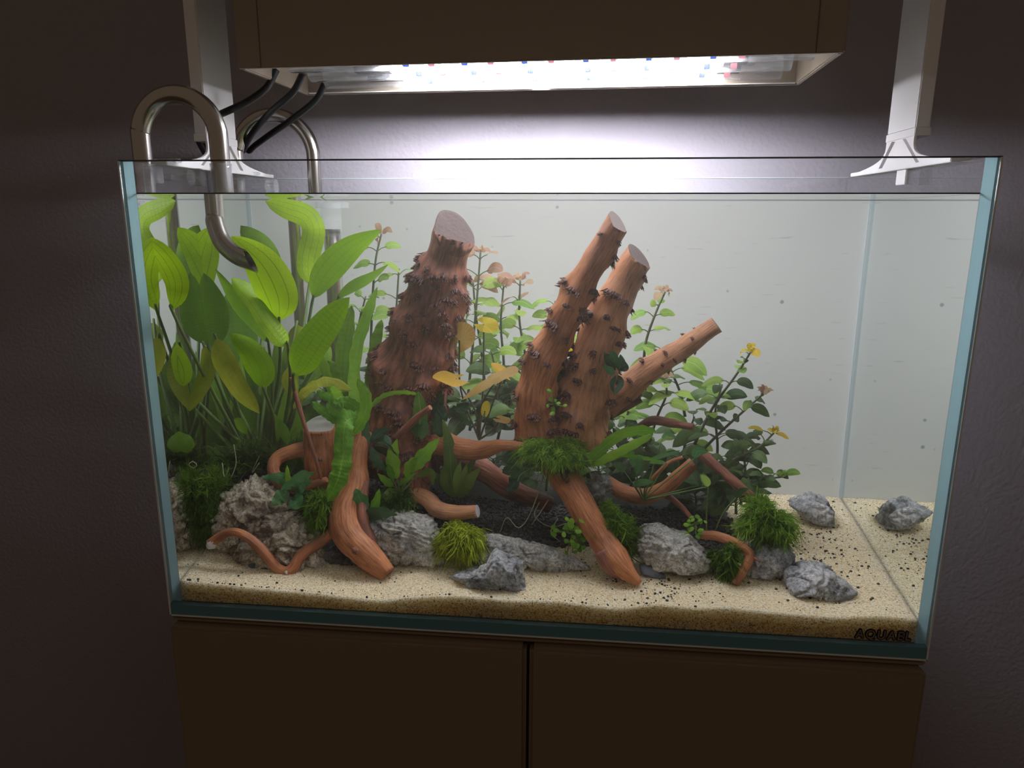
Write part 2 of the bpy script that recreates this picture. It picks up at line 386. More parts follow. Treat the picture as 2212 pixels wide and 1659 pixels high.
def mktube(name, P, R, mat, parent=None, cut=None, **kw):
    v, f, uv, mi, C, T, Ns, Rr = tube(P, R, **kw)
    return link(name, mesh(name, v, f, True, uv, mi if cut else None), [mat, cut] if cut else mat, parent)

# ================================================================== THE SETTING
WY = .39
box('wall_back', (-3, WY, -.75), (4, WY + .1, 2.2), 'wall', kind='structure')
box('floor', (-3, -2.6, -.80), (4, WY, -.75), 'floor', kind='structure')

# ================================================================== CABINET
cab = thing('cabinet', 'beige-brown aquarium cabinet with two plain doors under the glass tank', 'cabinet', (.4, .17, -.75))
box('body', (.002, .012, -.75), (.798, .352, -.0125), 'cabdark', cab)
box('top_panel', (0, .002, -.012), (.80, .352, -.0065), 'cab', cab, .0015)
box('base_mat', (.004, .004, -.0065), (.796, .35, -.0045), 'cabdark', cab)
gx = A(1140, 1500, -.004).x
box('door', (.001, -.009, -.74), (gx - .0016, .012, -.0125), 'cab', cab, .0045)
box('door', (gx + .0016, -.009, -.74), (.799, .012, -.0125), 'cab', cab, .0045)

# ================================================================== AQUARIUM
tank = thing('aquarium', 'large rimless glass aquarium filled with hazy water on the cabinet', 'aquarium', (.4, .176, -.0045))
B0 = -.004
v, f = boxdata((0, 0, .0096), (TW, .0075, TH)); me = mesh('front_pane', v, f, False); me.materials.append(M['pane']); me.materials.append(M['edge'])
me.polygons.foreach_set('material_index', [0, 0, 0, 0, 1, 1]); link('front_pane', me, 'pane', tank)
box('back_pane', (G, TD - .008, .0096), (TW - G, TD, TH), 'pane', tank)
for nm, x0, x1 in (('side_pane', 0, G), ('side_pane', TW - G, TW)):
    v, f = boxdata((x0, .0077, .0096), (x1, TD, TH))
    me = mesh(nm, v, f, False); me.materials.append(M['sidepane']); me.materials.append(M['edge'])
    me.polygons.foreach_set('material_index', [0, 0, 1, 0, 0, 0]); link(nm, me, 'pane', tank)
v, f = boxdata((0, 0, B0), (TW, TD, .0095)); me = mesh('bottom_pane', v, f, False)
for k in ('edged',): me.materials.append(M[k])
link('bottom_pane', me, 'edged', tank)
box('polished_rim', (0, -.0003, TH), (TW, .0078, TH + .0009), 'rim', tank, label='dark polished top edge of the front glass')
box('polished_rim', (G, TD - .0082, TH), (TW - G, TD + .0003, TH + .0009), 'silicone', tank)
for x0, x1 in ((-.0003, .0012), (TW - .0012, TW + .0003)):
    box('bevelled_edge', (x0, -.0008, B0), (x1, .0008, TH), 'bevel', tank)
box('bevelled_edge', (0, -.0008, B0 - .0002), (TW, .0008, B0 + .0012), 'bevel', tank)
for x0 in (G + .0003, TW - G - .0033):
    box('silicone_seam', (x0, TD - .0125, .04), (x0 + .003, TD - .0100, WZ - .001), 'silicone', tank)
box('background_film', (G + .0006, TD - .0098, .0105), (TW - G - .0006, TD - .0092, WZ - .0008), 'film', tank, label='pale frosted film behind the water')
# the water: refracting sides, level top, light haze inside
wx0, wx1, wy0, wy1 = G + .0003, TW - G - .0003, .0078, TD - .0084
v, f = boxdata((wx0, wy0, .0098), (wx1, wy1, WZ)); wat = link('water', mesh('water', v, f, False), 'water', tank, label='slightly cloudy water')
v, f = merge([boxdata((wx0, wy0, WZ), (wx1, wy0 + .0012, WZ + .0013)), boxdata((wx0, wy1 - .0015, WZ + .0003), (wx1, wy1, WZ + .001)), boxdata((wx0, wy0, WZ), (wx0 + .001, wy1, WZ + .001)), boxdata((wx1 - .001, wy0, WZ), (wx1, wy1, WZ + .001))])
link('meniscus', mesh('meniscus', v, f, False), 'rim', wat)
# lettering on the glass, lower right
def text(txt, size, off, ext):
    c = bpy.data.curves.new('t', 'FONT'); c.body = txt; c.size = size; c.offset = off; c.extrude = ext; c.space_character = 1.25; c.shear = .05
    o = bpy.data.objects.new('t', c); COL.objects.link(o); bpy.context.view_layer.update()
    me = bpy.data.meshes.new_from_object(o); bpy.data.objects.remove(o); return me
a, b = A(1847, 1377, -.001), A(1966, 1384, -.001)
me0 = text('AQUAEL', .0135, 0, .0002); _x = [q.co.x for q in me0.vertices]; sc_ = (b.x - a.x) / (max(_x) - min(_x))
me0.transform(Matrix.Rotation(math.pi / 2, 4, 'X') @ Matrix.Scale(sc_, 4, (1, 0, 0)) @ Matrix.Translation((-min(_x), 0, 0)))
lv = [q.co.copy() for q in me0.vertices]; lf = [tuple(p.vertices) for p in me0.polygons]
def shifted(dx, y, dz): return [(q.x + a.x + dx, q.y + y, q.z + a.z + dz) for q in lv], lf
v, f = merge([shifted(.0013 * math.cos(k * .7854), -.0006 - k * .00003, .0013 * math.sin(k * .7854)) for k in range(8)])
link('lettering_outline', mesh('lettering_outline', v, f, False), 'letterblack', tank, label='black outline around the lettering')
link('lettering', mesh('lettering', *shifted(0, -.0013, 0), False), 'letter', tank, label='dark grey AQUAEL lettering')

# ================================================================== SAND AND SOIL
FX = [.01, .07, .175, .235, .285, .328, .378, .427, .47, .494, .532, .57, .598, .663, .708, .753, .79]
FZ = [.034, .031, .027, .023, .031, .0345, .032, .0345, .031, .030, .0375, .035, .038, .0345, .033, .038, .036]
def sandz(x, y):
    w = math.exp(-max(0, y - .008) / .05)
    f = float(np.interp(x, FX, FZ))
    z = f * w + .0345 * (1 - w) + .112 * max(0, y - .01)
    return z + .0012 * noise.noise(V((x * 22, y * 22, 3))) * (1 - w) + .0005 * noise.noise(V((x * 90, y * 90, 1)))
nx, ny = 200, 90; v, f = [], []
xs = np.linspace(wx0 + .0003, wx1 - .0003, nx + 1); ys = np.concatenate([[.0083], np.linspace(.0095, TD - .0101, ny)])
for y in ys:
    for x in xs: v.append((x, y, sandz(x, y)))
for j in range(ny):
    for i in range(nx):
        a = j * (nx + 1) + i; f.append((a, a + 1, a + nx + 2, a + nx + 1))
for (idx, fl) in (([i for i in range(nx + 1)], 0), ([j * (nx + 1) for j in range(ny + 1)], 1), ([j * (nx + 1) + nx for j in range(ny + 1)], 0)):
    k = len(v)
    for q in idx: v.append((v[q][0], v[q][1], .0102))
    for q in range(len(idx) - 1):
        t4 = (idx[q], idx[q + 1], k + q + 1, k + q); f.append(t4[::-1] if not fl else t4)
o = link('sand_bed', mesh('sand_bed', v, f), 'sand', None, kind='stuff'); tag(o, 'pale beige sand bed covering the aquarium floor', 'sand')
def soilz(x, y):
    b = sandz(x, y)
    e = min(1, max(0, (y - .115 - .02 * math.sin(x * 30)) / .05)) * min(1, max(0, (.655 - x) / .07))
    lf = min(1, max(0, (.36 - x) / .2))
    return b - .004 + e * (.008 + .12 * max(0, y - .12) * (.35 + .65 * lf) + .018 * lf)
def soilhit(px, py):
    lo = None
    for k in range(340):
        y = .02 + k * .001; p = U(px, py, y)
        if p.z < max(sandz(p.x, y), soilz(p.x, y)): return p
    return U(px, py, .33)
nx, ny = 130, 60; v, f = [], []
xs = np.linspace(wx0 + .0005, .70, nx + 1); ys = np.linspace(.10, TD - .0103, ny + 1)
for y in ys:
    for x in xs: v.append((x, y, soilz(x, y) + .001 * noise.noise(V((x * 200, y * 200, 0)))))
for j in range(ny):
    for i in range(nx):
        a = j * (nx + 1) + i; f.append((a, a + 1, a + nx + 2, a + nx + 1))
gv, gf = [], []
import bmesh
bm = bmesh.new(); bmesh.ops.create_icosphere(bm, subdivisions=1, radius=1); IV = [q.co.copy() for q in bm.verts]; IFc = [tuple(q.index for q in c.verts) for c in bm.faces]; bm.free()
def grain(v, f, p, r):
    k = len(v); rot = Matrix.Rotation(random.random() * 6, 3, V((random.random(), random.random(), 1)).normalized())
    sc = V((1, random.uniform(.75, 1), random.uniform(.7, .95)))
    for q in IV: w = rot @ V((q.x * sc.x, q.y * sc.y, q.z * sc.z)); v.append((p[0] + w.x * r, p[1] + w.y * r, p[2] + w.z * r))
    f.extend(tuple(i + k for i in q) for q in IFc)
so = link('soil_bed', mesh('soil_bed', v, f), 'soil', None, kind='stuff'); tag(so, 'dark brown-black granular soil mound behind the front stones', 'soil')
for k in range(5600):
    x = random.uniform(.26, .64) if k > 900 else random.uniform(.015, .26); y = random.uniform(.118, .25)
    if soilz(x, y) < sandz(x, y) - .001: continue
    grain(gv, gf, (x, y, soilz(x, y) + .0008), random.uniform(.0019, .0028))
link('granules', mesh('granules', gv, gf), 'soil', so, kind='stuff').location = (0, 0, 0)
gv, gf = [], []
for k in range(620):
    c = random.random()
    if c < .42: px, py = random.gauss(1760, 80), random.gauss(1170, 60)
    elif c < .62: px, py = random.gauss(1420, 70), random.gauss(1265, 22)
    else: px, py = random.uniform(400, 1960), random.uniform(1200, 1320)
    p = None
    for q in range(330):
        y = .012 + q * .001; u = U(px, py, y)
        if u.z < sandz(u.x, y): p = u; break
    if p is None or not (.016 < p.x < .784) or p.y > .33: continue
    grain(gv, gf, (p.x, p.y, sandz(p.x, p.y) + .0003), random.choice((.0007, .0009, .0012, .0019)))
o = link('loose_granules', mesh('loose_granules', gv, gf), 'soil', None, kind='stuff'); tag(o, 'tiny black soil granules scattered over the pale sand', 'granules')

# ================================================================== STONES
bm = bmesh.new(); bmesh.ops.create_icosphere(bm, subdivisions=6, radius=1); BV = [q.co.copy() for q in bm.verts]; BF = [tuple(q.index for q in c.verts) for c in bm.faces]; bm.free()
bm = bmesh.new(); bmesh.ops.create_icosphere(bm, subdivisions=5, radius=1); BV5 = [q.co.copy() for q in bm.verts]; BF5 = [tuple(q.index for q in c.verts) for c in bm.faces]; bm.free()
def stone(name, poly, y, thick, mat, label, amp=.0035, strata=0., lean=0., seed=0, big=True, tiltlay=.3):
    pts = [U(px, py, y) for px, py in poly]
    c = sum(pts, V()) / len(pts); pts = [pts[i].lerp(pts[(i + 1) % len(pts)], k / 8) for i in range(len(pts)) for k in range(8)]
    ang = [math.atan2(p.z - c.z, p.x - c.x) for p in pts]; rad = [math.hypot(p.x - c.x, p.z - c.z) for p in pts]
    o = sorted(zip(ang, rad)); aa = [q[0] for q in o]; rr = [q[1] for q in o]
    aa = [aa[-1] - 2 * math.pi] + aa + [aa[0] + 2 * math.pi]; rr = [rr[-1]] + rr + [rr[0]]
    out = []; bv, bf = (BV, BF) if big else (BV5, BF5)
    A_ = np.array([math.atan2(q.z, q.x) for q in bv]); RR = np.interp(A_, aa, rr)
    for q, r in zip(bv, RR):
        mm = math.hypot(q.x, q.z); h = mm ** .8
        p = V((q.x / max(mm, 1e-6) * r * h, math.copysign(abs(q.y) ** .75, q.y) * thick, q.z / max(mm, 1e-6) * r * h))
        p.y += lean * p.z
        s = V((seed * 3.1, 0, 0)); w = p + s
        n1 = noise.noise(w * 28) ; n2 = abs(noise.noise(w * 55 + s)); n3 = noise.noise(w * 140)
        d = q.normalized()
        disp = amp * (n1 * 1.2 - n2 * 1.8 + .5 * n3)
        if strata:
            u = (p.z + p.x * tiltlay) * 110 + 3.5 * noise.noise(w * 16)
            st = u - math.floor(u); disp += strata * ((st if st < .72 else (1 - st) * 2.57) - .6) * (.6 + .8 * noise.noise(w * 22 + s))
        cr = abs(noise.noise(w * 18 + V((9, 3, 1)))); disp -= amp * 1.6 * max(0, 1 - cr * 12)
        dd = noise.voronoi(w * 34 + V((noise.noise(w * 40), noise.noise(w * 40 + V((5, 0, 0))), 0)) * .5)[0]; disp -= amp * 1.3 * max(0, 1 - (dd[1] - dd[0]) * 6) - amp * .9 * (dd[0] - .3)
        disp += amp * .35 * noise.noise(w * 320)
        out.append(c + p + d * disp)
    o = link(name, mesh(name, out, bf), mat); tag(o, label, 'stone'); return o
stone('stone', [(470, 1190), (462, 1120), (470, 1080), (500, 1052), (545, 1022), (580, 1032), (612, 1060), (640, 1100), (640, 1150), (600, 1195), (540, 1205)], .115, .045, 'rocktan', 'tall rough tan stone at the left, behind the twisted twig', .006, seed=1)
stone('stone', [(500, 1205), (515, 1170), (545, 1150), (575, 1120), (605, 1105), (645, 1112), (675, 1145), (700, 1190), (712, 1225), (640, 1235), (560, 1232)], .085, .035, 'rocktan', 'low cracked tan stone directly behind the V-shaped twig', .005, seed=2)
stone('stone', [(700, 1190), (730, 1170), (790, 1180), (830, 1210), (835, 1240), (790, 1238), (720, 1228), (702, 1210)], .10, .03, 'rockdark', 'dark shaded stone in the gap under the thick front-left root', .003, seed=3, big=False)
stone('stone', [(780, 1140), (800, 1118), (850, 1100), (900, 1108), (935, 1125), (955, 1160), (975, 1205), (960, 1225), (880, 1220), (820, 1212), (785, 1180)], .095, .032, 'rockpale', 'pale layered stone just right of the thick front-left root', .003, .004, seed=4)
stone('stone', [(1015, 1175), (1045, 1152), (1110, 1160), (1170, 1172), (1215, 1192), (1262, 1212), (1285, 1228), (1220, 1236), (1140, 1226), (1060, 1218), (1010, 1212)], .09, .02, 'rockpale', 'long low ridge stone in the centre between sand and soil', .003, .0045, seed=5, tiltlay=.25)
stone('stone', [(972, 1250), (985, 1235), (1020, 1232), (1045, 1215), (1068, 1192), (1100, 1198), (1128, 1215), (1132, 1248), (1142, 1266), (1100, 1282), (1050, 1280), (1010, 1272)], .048, .026, 'rockgrey', 'grey pointed stone alone on the sand at the front centre', .0035, seed=6)
stone('stone', [(1372, 1170), (1385, 1135), (1420, 1133), (1455, 1150), (1490, 1155), (1515, 1180), (1540, 1205), (1535, 1235), (1480, 1238), (1400, 1225), (1375, 1200)], .10, .035, 'rockpale', 'cream layered stone to the right of the long front root', .003, .005, seed=7, tiltlay=-.3)
stone('stone', [(1600, 1235), (1605, 1195), (1640, 1165), (1690, 1160), (1718, 1185), (1715, 1215), (1680, 1240), (1640, 1252)], .112, .035, 'rockgrey', 'rounded grey stone under the largest moss tuft on the right', .003, seed=8, big=False)
stone('stone', [(1250, 1060), (1258, 1030), (1290, 1018), (1318, 1030), (1325, 1060), (1312, 1095), (1275, 1130), (1248, 1110)], .145, .02, 'rockdark', 'small dark stone with a white patch beside the long front root', .003, seed=9, big=False)
stone('stone', [(1697, 1085), (1715, 1075), (1755, 1064), (1785, 1075), (1803, 1105), (1800, 1128), (1770, 1138), (1735, 1120)], .262, .03, 'rockgrey', 'flat grey stone at the back right corner of the sand', .003, seed=10, big=False)
stone('stone', [(1692, 1260), (1700, 1242), (1735, 1222), (1765, 1215), (1790, 1222), (1810, 1240), (1852, 1276), (1840, 1290), (1790, 1290), (1740, 1278), (1700, 1278)], .068, .028, 'rockgrey', 'grey split stone alone on the sand at the front right', .0028, seed=11, lean=.4)
stone('slate_flake', [(504, 1250), (530, 1225), (552, 1202), (580, 1215), (612, 1236), (590, 1244), (545, 1262), (512, 1262)], .055, .012, 'slate', 'smooth dark slate flake on the sand under the twisted twig', .0008, seed=12, big=False, lean=1.2)
stone('slate_flake', [(1378, 1222), (1400, 1216), (1430, 1232), (1440, 1246), (1410, 1244), (1385, 1238)], .082, .008, 'slate', 'small buried slate chip right of the long front root tip', .0006, seed=13, big=False, lean=.8)

# ================================================================== DRIFTWOOD
def cluster_mesh(seed, wide):
    rnd = random.Random(seed); v, f, mi = [], [], []
    for k in range(24):
        a = rnd.uniform(-1, 1); x = a * wide; y = rnd.uniform(-.62, .5) * (1 - a * a * .6)
        h = rnd.uniform(.45, .95); r = rnd.uniform(.07, .10); b = len(v)
        d = V((x * .35 + rnd.uniform(-.2, .2), -.55 + rnd.uniform(-.2, .3), 1)).normalized()
        for (t, rr) in ((-.4, r * 1.7), (.35, r), (.9, r * .75)):
            for j in range(5):
                q = 2 * math.pi * j / 5; v.append((x + math.cos(q) * rr + d.x * t * h, y + math.sin(q) * rr + d.y * t * h, d.z * t * h))
        v.append((x + d.x * 1.15 * h, y + d.y * 1.15 * h, d.z * 1.15 * h))
        for lv in range(2):
            for j in range(5):
                q = (j + 1) % 5; f.append((b + lv * 5 + j, b + lv * 5 + q, b + lv * 5 + 5 + q, b + lv * 5 + 5 + j)); mi.append(lv)
        for j in range(5): f.append((b + 10 + j, b + 10 + (j + 1) % 5, b + 15)); mi.append(0)
    b = len(v); NS, NR = 10, 3
    v.append((0, -.05, .34))
    for q in range(1, NR + 1):
        for j in range(NS):
            t = q / NR; an = 2 * math.pi * j / NS; v.append((math.cos(an) * wide * 1.05 * t, math.sin(an) * .72 * t - .05, .34 - .75 * t * t + rnd.uniform(-.06, .06)))
    for j in range(NS): f.append((b, b + 1 + j, b + 1 + (j + 1) % NS)); mi.append(0)
    for q in range(NR - 1):
        for j in range(NS):
            c = b + 1 + q * NS; f.append((c + j, c + NS + j, c + NS + (j + 1) % NS, c + (j + 1) % NS)); mi.append(0)
    me = mesh('thorn_cluster', v, f, True, None, mi); me.materials.append(M['thorn']); me.materials.append(M['thorntip']); return me
CL = [cluster_mesh(k, w) for k, w in enumerate((1.05, .85, 1.35, .65, 1.15))]
def log(parent, name, pxs, mat, cut, nclus, size, lump, n=44, m=30, rough=.05, ridge=.05, tilt=None, seed=0, tmin=.1, dens=1., freq=60, taperclus=True):
    rnd = random.Random(seed + 50)
    P = [U(a, b, y) for a, b, y, r in pxs]; R = [UR(a, b, y, r) for a, b, y, r in pxs]
    spots, tries = [], 0
    while len(spots) < nclus and tries < 4000:
        tries += 1; t = rnd.random() ** dens; t = t * (1 - tmin - .04) + .03; a = rnd.uniform(-math.pi, math.pi)
        if all(abs(t - s[0]) * 5 + abs(math.atan2(math.sin(a - s[1]), math.cos(a - s[1]))) > (.33 if nclus > 100 else .40) for s in spots): spots.append((t, a))
    lumps = [(t, a, (size / sum((P[i + 1] - P[i]).length for i in range(len(P) - 1)) * 2.0, .42), lump * (1.25 - .7 * t)) for t, a in spots]
    v, f, uv, mi, C, T, Ns, RR = tube(P, R, n, m, rough, freq, ridge, lumps, True, tilt, seed)
    o = link(name, mesh(name, v, f, True, uv, mi), [mat, cut], parent)
    for k, ((t, a), lp) in enumerate(zip(spots, lumps)):
        i = min(n - 1, int(t * n)); tt = t * n - i; c = C[i].lerp(C[i + 1], tt); B = T[i].cross(Ns[i])
        d = Ns[i] * math.cos(a) + B * math.sin(a); jj = int(round((a % (2 * math.pi)) / (2 * math.pi) * m)) % m; r = min((v[int(round(t * n)) * m + jj] - C[int(round(t * n))]).length + .0004, RR[i] * 1.7)
        z = d; x = T[i].cross(z).normalized(); y = z.cross(x)
        if y.z < 0: x, y = -x, -y
        s = size * 1.3 * rnd.uniform(.8, 1.3) * (1.15 - .45 * t if taperclus else 1)
        mt = Matrix((x, y, z)).transposed().to_4x4() @ Matrix.Diagonal((s, s, s * .85, 1)); mt.translation = c + d * (r - .0003)
        q = bpy.data.objects.new('thorn_cluster', CL[k % 5]); COL.objects.link(q); q.parent = o; q.matrix_basis = mt
    return o
w1 = thing('driftwood_stump', 'thick dark thorny driftwood stump standing tallest at the left centre', 'driftwood', U(865, 1040, .18))
log(w1, 'trunk', [(850, 1010, .185, 84), (862, 930, .18, 72), (872, 870, .175, 70), (895, 800, .17, 66), (920, 720, .165, 58), (940, 650, .16, 51), (955, 590, .155, 44), (968, 545, .15, 43), (980, 505, .148, 47)],
    'wooddark', 'cutdark', 150, .0054, .0066, n=64, m=44, rough=.10, ridge=.07, tilt=V((-.4, .75, 0)), seed=1, dens=1.35, tmin=.2)
log(w1, 'root', [(905, 935, .17, 30), (960, 960, .15, 27), (1030, 972, .135, 21), (1085, 962, .12, 13), (1138, 965, .11, 8)], 'wood', 'mould', 0, .003, 0, n=26, m=18, rough=.10, ridge=.06, seed=3)
log(w1, 'root', [(930, 950, .18, 36), (990, 990, .17, 30), (1050, 1020, .17, 24), (1110, 1060, .18, 22), (1190, 1090, .19, 18)], 'wooddark', 'cutdark', 0, .003, 0, n=22, m=18, rough=.14, ridge=.08, seed=4)
log(w1, 'knot', [(905, 990, .15, 30), (900, 1035, .14, 30), (905, 1075, .14, 22)], 'wooddark', 'cutdark', 12, .003, .001, n=16, m=18, rough=.15, seed=5)
w2 = thing('driftwood_root', 'forked orange-brown driftwood with two tall cut branches right of centre', 'driftwood', U(1220, 1000, .13))
log(w2, 'branch', [(1175, 960, .15, 50), (1158, 900, .145, 40), (1158, 840, .14, 40), (1180, 770, .135, 36), (1212, 705, .13, 34), (1243, 640, .125, 31), (1275, 580, .12, 29), (1310, 522, .118, 28), (1334, 482, .115, 27)],
    'wood', 'cut', 46, .0048, .0052, n=56, m=30, rough=.05, ridge=.04, tilt=V((-.5, .35, 0)), seed=7, dens=1.15, tmin=.06).name = 'branch'
log(w2, 'branch', [(1240, 985, .17, 62), (1250, 920, .165, 58), (1262, 860, .16, 56), (1278, 790, .155, 50), (1300, 720, .15, 43), (1330, 650, .15, 38), (1358, 590, .148, 34), (1380, 556, .146, 34)],
    'woodpale', 'cutdark', 54, .0048, .0052, n=56, m=34, rough=.06, ridge=.05, tilt=V((-.35, .3, 0)), seed=9, dens=1.4, tmin=.06)
log(w2, 'stub', [(1300, 880, .19, 34), (1345, 845, .19, 31), (1390, 808, .188, 28), (1440, 775, .186, 25), (1500, 735, .184, 21), (1548, 701, .182, 19)], 'woodpale', 'cutdark', 30, .003, .0016, n=34, m=22, rough=.10, ridge=.05, seed=11)
log(w2, 'leg', [(1190, 960, .13, 34), (1205, 1005, .12, 36), (1238, 1060, .105, 32), (1272, 1120, .09, 30), (1300, 1165, .08, 29), (1328, 1205, .068, 31), (1350, 1232, .06, 24), (1382, 1260, .05, 7)], 'wood', 'wood', 0, .003, 0, n=50, m=26, rough=.035, ridge=.03, seed=12)
log(w2, 'leg_toe', [(1300, 1190, .068, 20), (1318, 1222, .062, 20), (1336, 1240, .058, 12), (1352, 1248, .056, 5)], 'wooddark', 'wooddark', 0, .003, 0, n=14, m=14, rough=.06, seed=13)
mktube('hollow', [U(1212, 1018, .094), U(1220, 1030, .088), U(1228, 1042, .086)], [.003, .0042, .002], 'thorn', w2, n=8, m=12, rough=.1)  # solid dark lump painted as the shade inside a knothole
mktube('broken_stub', [U(1205, 1012, .10), U(1228, 1016, .095), U(1244, 1020, .09)], [UR(0, 0, .1, 12), UR(0, 0, .1, 10), UR(0, 0, .1, 2)], 'cutdark', w2, n=8, m=10, rough=.2)
w3 = thing('driftwood_root', 'thick orange root with a peeled bulge at the front left', 'driftwood', U(770, 1220, .06))
log(w3, 'root', [(785, 930, .12, 18), (775, 975, .112, 20), (770, 1010, .108, 24), (768, 1050, .10, 31), (748, 1100, .085, 35), (752, 1150, .07, 37), (785, 1190, .06, 33), (815, 1218, .056, 27), (838, 1240, .052, 20)], 'wood', 'wooddark', 0, .003, 0, n=44, m=26, rough=.05, ridge=.05, seed=15)
mktube('bark_strip', [U(790, 1040, .095), U(782, 1100, .078), U(795, 1160, .066), U(826, 1212, .056)], [UR(0, 0, .1, 8), UR(0, 0, .08, 14), UR(0, 0, .06, 16), UR(0, 0, .06, 10)], 'wooddark', w3, n=18, m=12, rough=.15)
mktube('knot', [U(762, 1182, .052), U(770, 1190, .046), U(773, 1193, .043)], [.005, .0055, .002], 'wooddark', w3, n=8, m=10, rough=.15)
w4 = thing('driftwood_twig', 'thin reddish V-shaped twig with a fuzzy white end at the front left', 'driftwood', U(620, 1238, .048))
log(w4, 'twig', [(718, 1150, .075, 11), (690, 1172, .07, 12), (655, 1195, .06, 12), (628, 1232, .05, 12), (600, 1228, .05, 12), (568, 1190, .05, 12), (530, 1158, .05, 10), (495, 1150, .05, 9), (455, 1174, .05, 10)], 'wood', 'mould', 0, .002, 0, n=60, m=14, rough=.05, ridge=.03, seed=17)
mktube('white_tip', [U(464, 1168, .05), U(456, 1176, .05), U(449, 1182, .05)], [.0048, .0064, .003], 'mould', w4, n=8, m=12, rough=.2, freq=300)
mktube('pale_knot', [U(617, 1234, .043), U(620, 1240, .042)], [.002, .001], 'mould', w4, n=4, m=8)
w5 = thing('driftwood_stub', 'short upright orange wood stub with a flat pale cut top', 'driftwood', U(690, 1040, .14))
log(w5, 'stub', [(700, 1060, .14, 36), (697, 1010, .14, 38), (693, 960, .14, 37), (690, 920, .14, 34)], 'wood', 'mould', 6, .003, .002, n=22, m=26, rough=.05, ridge=.05, tilt=V((.1, .5, 0)), seed=18)
w6 = thing('driftwood_loop', 'curled reddish root loop beside the flat-topped stub', 'driftwood', U(640, 1060, .12))
log(w6, 'root', [(672, 968, .14, 16), (635, 975, .135, 16), (600, 990, .13, 14), (590, 1015, .12, 13), (605, 1040, .115, 14), (640, 1052, .11, 14), (672, 1050, .105, 12), (706, 1036, .10, 6)], 'wood', 'wooddark', 0, .003, 0, n=40, m=16, rough=.07, ridge=.04, seed=19)
w7 = thing('driftwood_root', 'short thick curved root with a grey cut end over the soil', 'driftwood', U(930, 1100, .11))
log(w7, 'root', [(868, 1070, .13, 15), (900, 1070, .125, 17), (925, 1080, .12, 18), (945, 1100, .112, 19), (985, 1108, .105, 17), (1032, 1104, .10, 14)], 'woodpale', 'mould', 0, .003, 0, n=34, m=20, rough=.04, seed=20)
w8 = thing('driftwood_root', 'smooth upward-curving root with a pointed cut end at the right', 'driftwood', U(1400, 1080, .13))
log(w8, 'root', [(1310, 1040, .16, 15), (1345, 1062, .15, 17), (1390, 1072, .14, 18), (1432, 1058, .135, 17), (1465, 1030, .13, 16), (1498, 1000, .125, 14)], 'wood', 'cut', 0, .003, 0, n=34, m=18, rough=.05, ridge=.04, seed=21, tilt=V((0, -.4, .3)))
log(w8, 'side_root', [(1430, 1066, .14, 8), (1452, 1078, .14, 7), (1475, 1098, .135, 6), (1492, 1118, .13, 5)], 'wooddark', 'wooddark', 0, .003, 0, n=16, m=12, rough=.06, seed=22)
log(w8, 'side_twig', [(1408, 1035, .145, 5), (1425, 1018, .14, 5), (1446, 998, .14, 4), (1475, 988, .14, 4)], 'wood', 'wood', 0, .003, 0, n=14, m=10, rough=.1, seed=23)
w9 = thing('driftwood_branch', 'thin mottled branch slanting down into the large right moss tuft', 'driftwood', U(1640, 1095, .14))
log(w9, 'branch', [(1512, 975, .17, 12), (1550, 1010, .16, 12), (1590, 1045, .15, 11), (1620, 1070, .145, 10), (1645, 1098, .14, 6)], 'wooddark', 'wood', 0, .003, 0, n=28, m=14, rough=.14, ridge=.05, seed=24)
w10 = thing('driftwood_twig', 'hooked reddish twig arching down onto the sand at the right', 'driftwood', U(1590, 1255, .07))
log(w10, 'twig', [(1515, 1155, .10, 10), (1550, 1158, .092, 11), (1590, 1175, .085, 12), (1618, 1198, .08, 12), (1608, 1228, .072, 10), (1588, 1262, .066, 9)], 'wood', 'wooddark', 0, .003, 0, n=34, m=14, rough=.06, seed=25)
log(w10, 'spur', [(1618, 1200, .08, 4), (1632, 1206, .075, 3.5), (1642, 1214, .07, 2)], 'wooddark', 'wooddark', 0, .003, 0, n=8, m=8, rough=.1, seed=26)
w11 = thing('driftwood_branch', 'dark knobbly branch lying level behind the right-hand leaves', 'driftwood', U(1440, 920, .18))
log(w11, 'branch', [(1380, 925, .2, 9), (1410, 908, .19, 11), (1450, 914, .18, 10), (1498, 922, .17, 7)], 'wooddark', 'wooddark', 0, .003, 0, n=20, m=14, rough=.15, seed=27)
log(w11, 'twig', [(1300, 905, .21, 12), (1340, 885, .2, 10), (1385, 862, .2, 8)], 'wooddark', 'wooddark', 0, .003, 0, n=14, m=12, rough=.12, seed=28)
w12 = thing('driftwood_twig', 'long thin brown twig leaning in front of the sword leaves', 'driftwood', U(690, 1040, .10))
log(w12, 'twig', [(628, 815, .10, 4), (642, 865, .10, 5), (660, 925, .10, 5), (680, 985, .10, 4.5), (694, 1035, .10, 3)], 'wooddark', 'wooddark', 0, .003, 0, n=24, m=10, rough=.1, seed=29)
w13 = thing('driftwood_twig', 'short dark twig slanting up in front of the thorny stump', 'driftwood', U(860, 945, .10))
log(w13, 'twig', [(852, 948, .11, 8), (880, 922, .105, 8), (905, 898, .10, 7), (930, 880, .095, 6)], 'wooddark', 'wooddark', 0, .003, 0, n=16, m=12, rough=.12, seed=30)

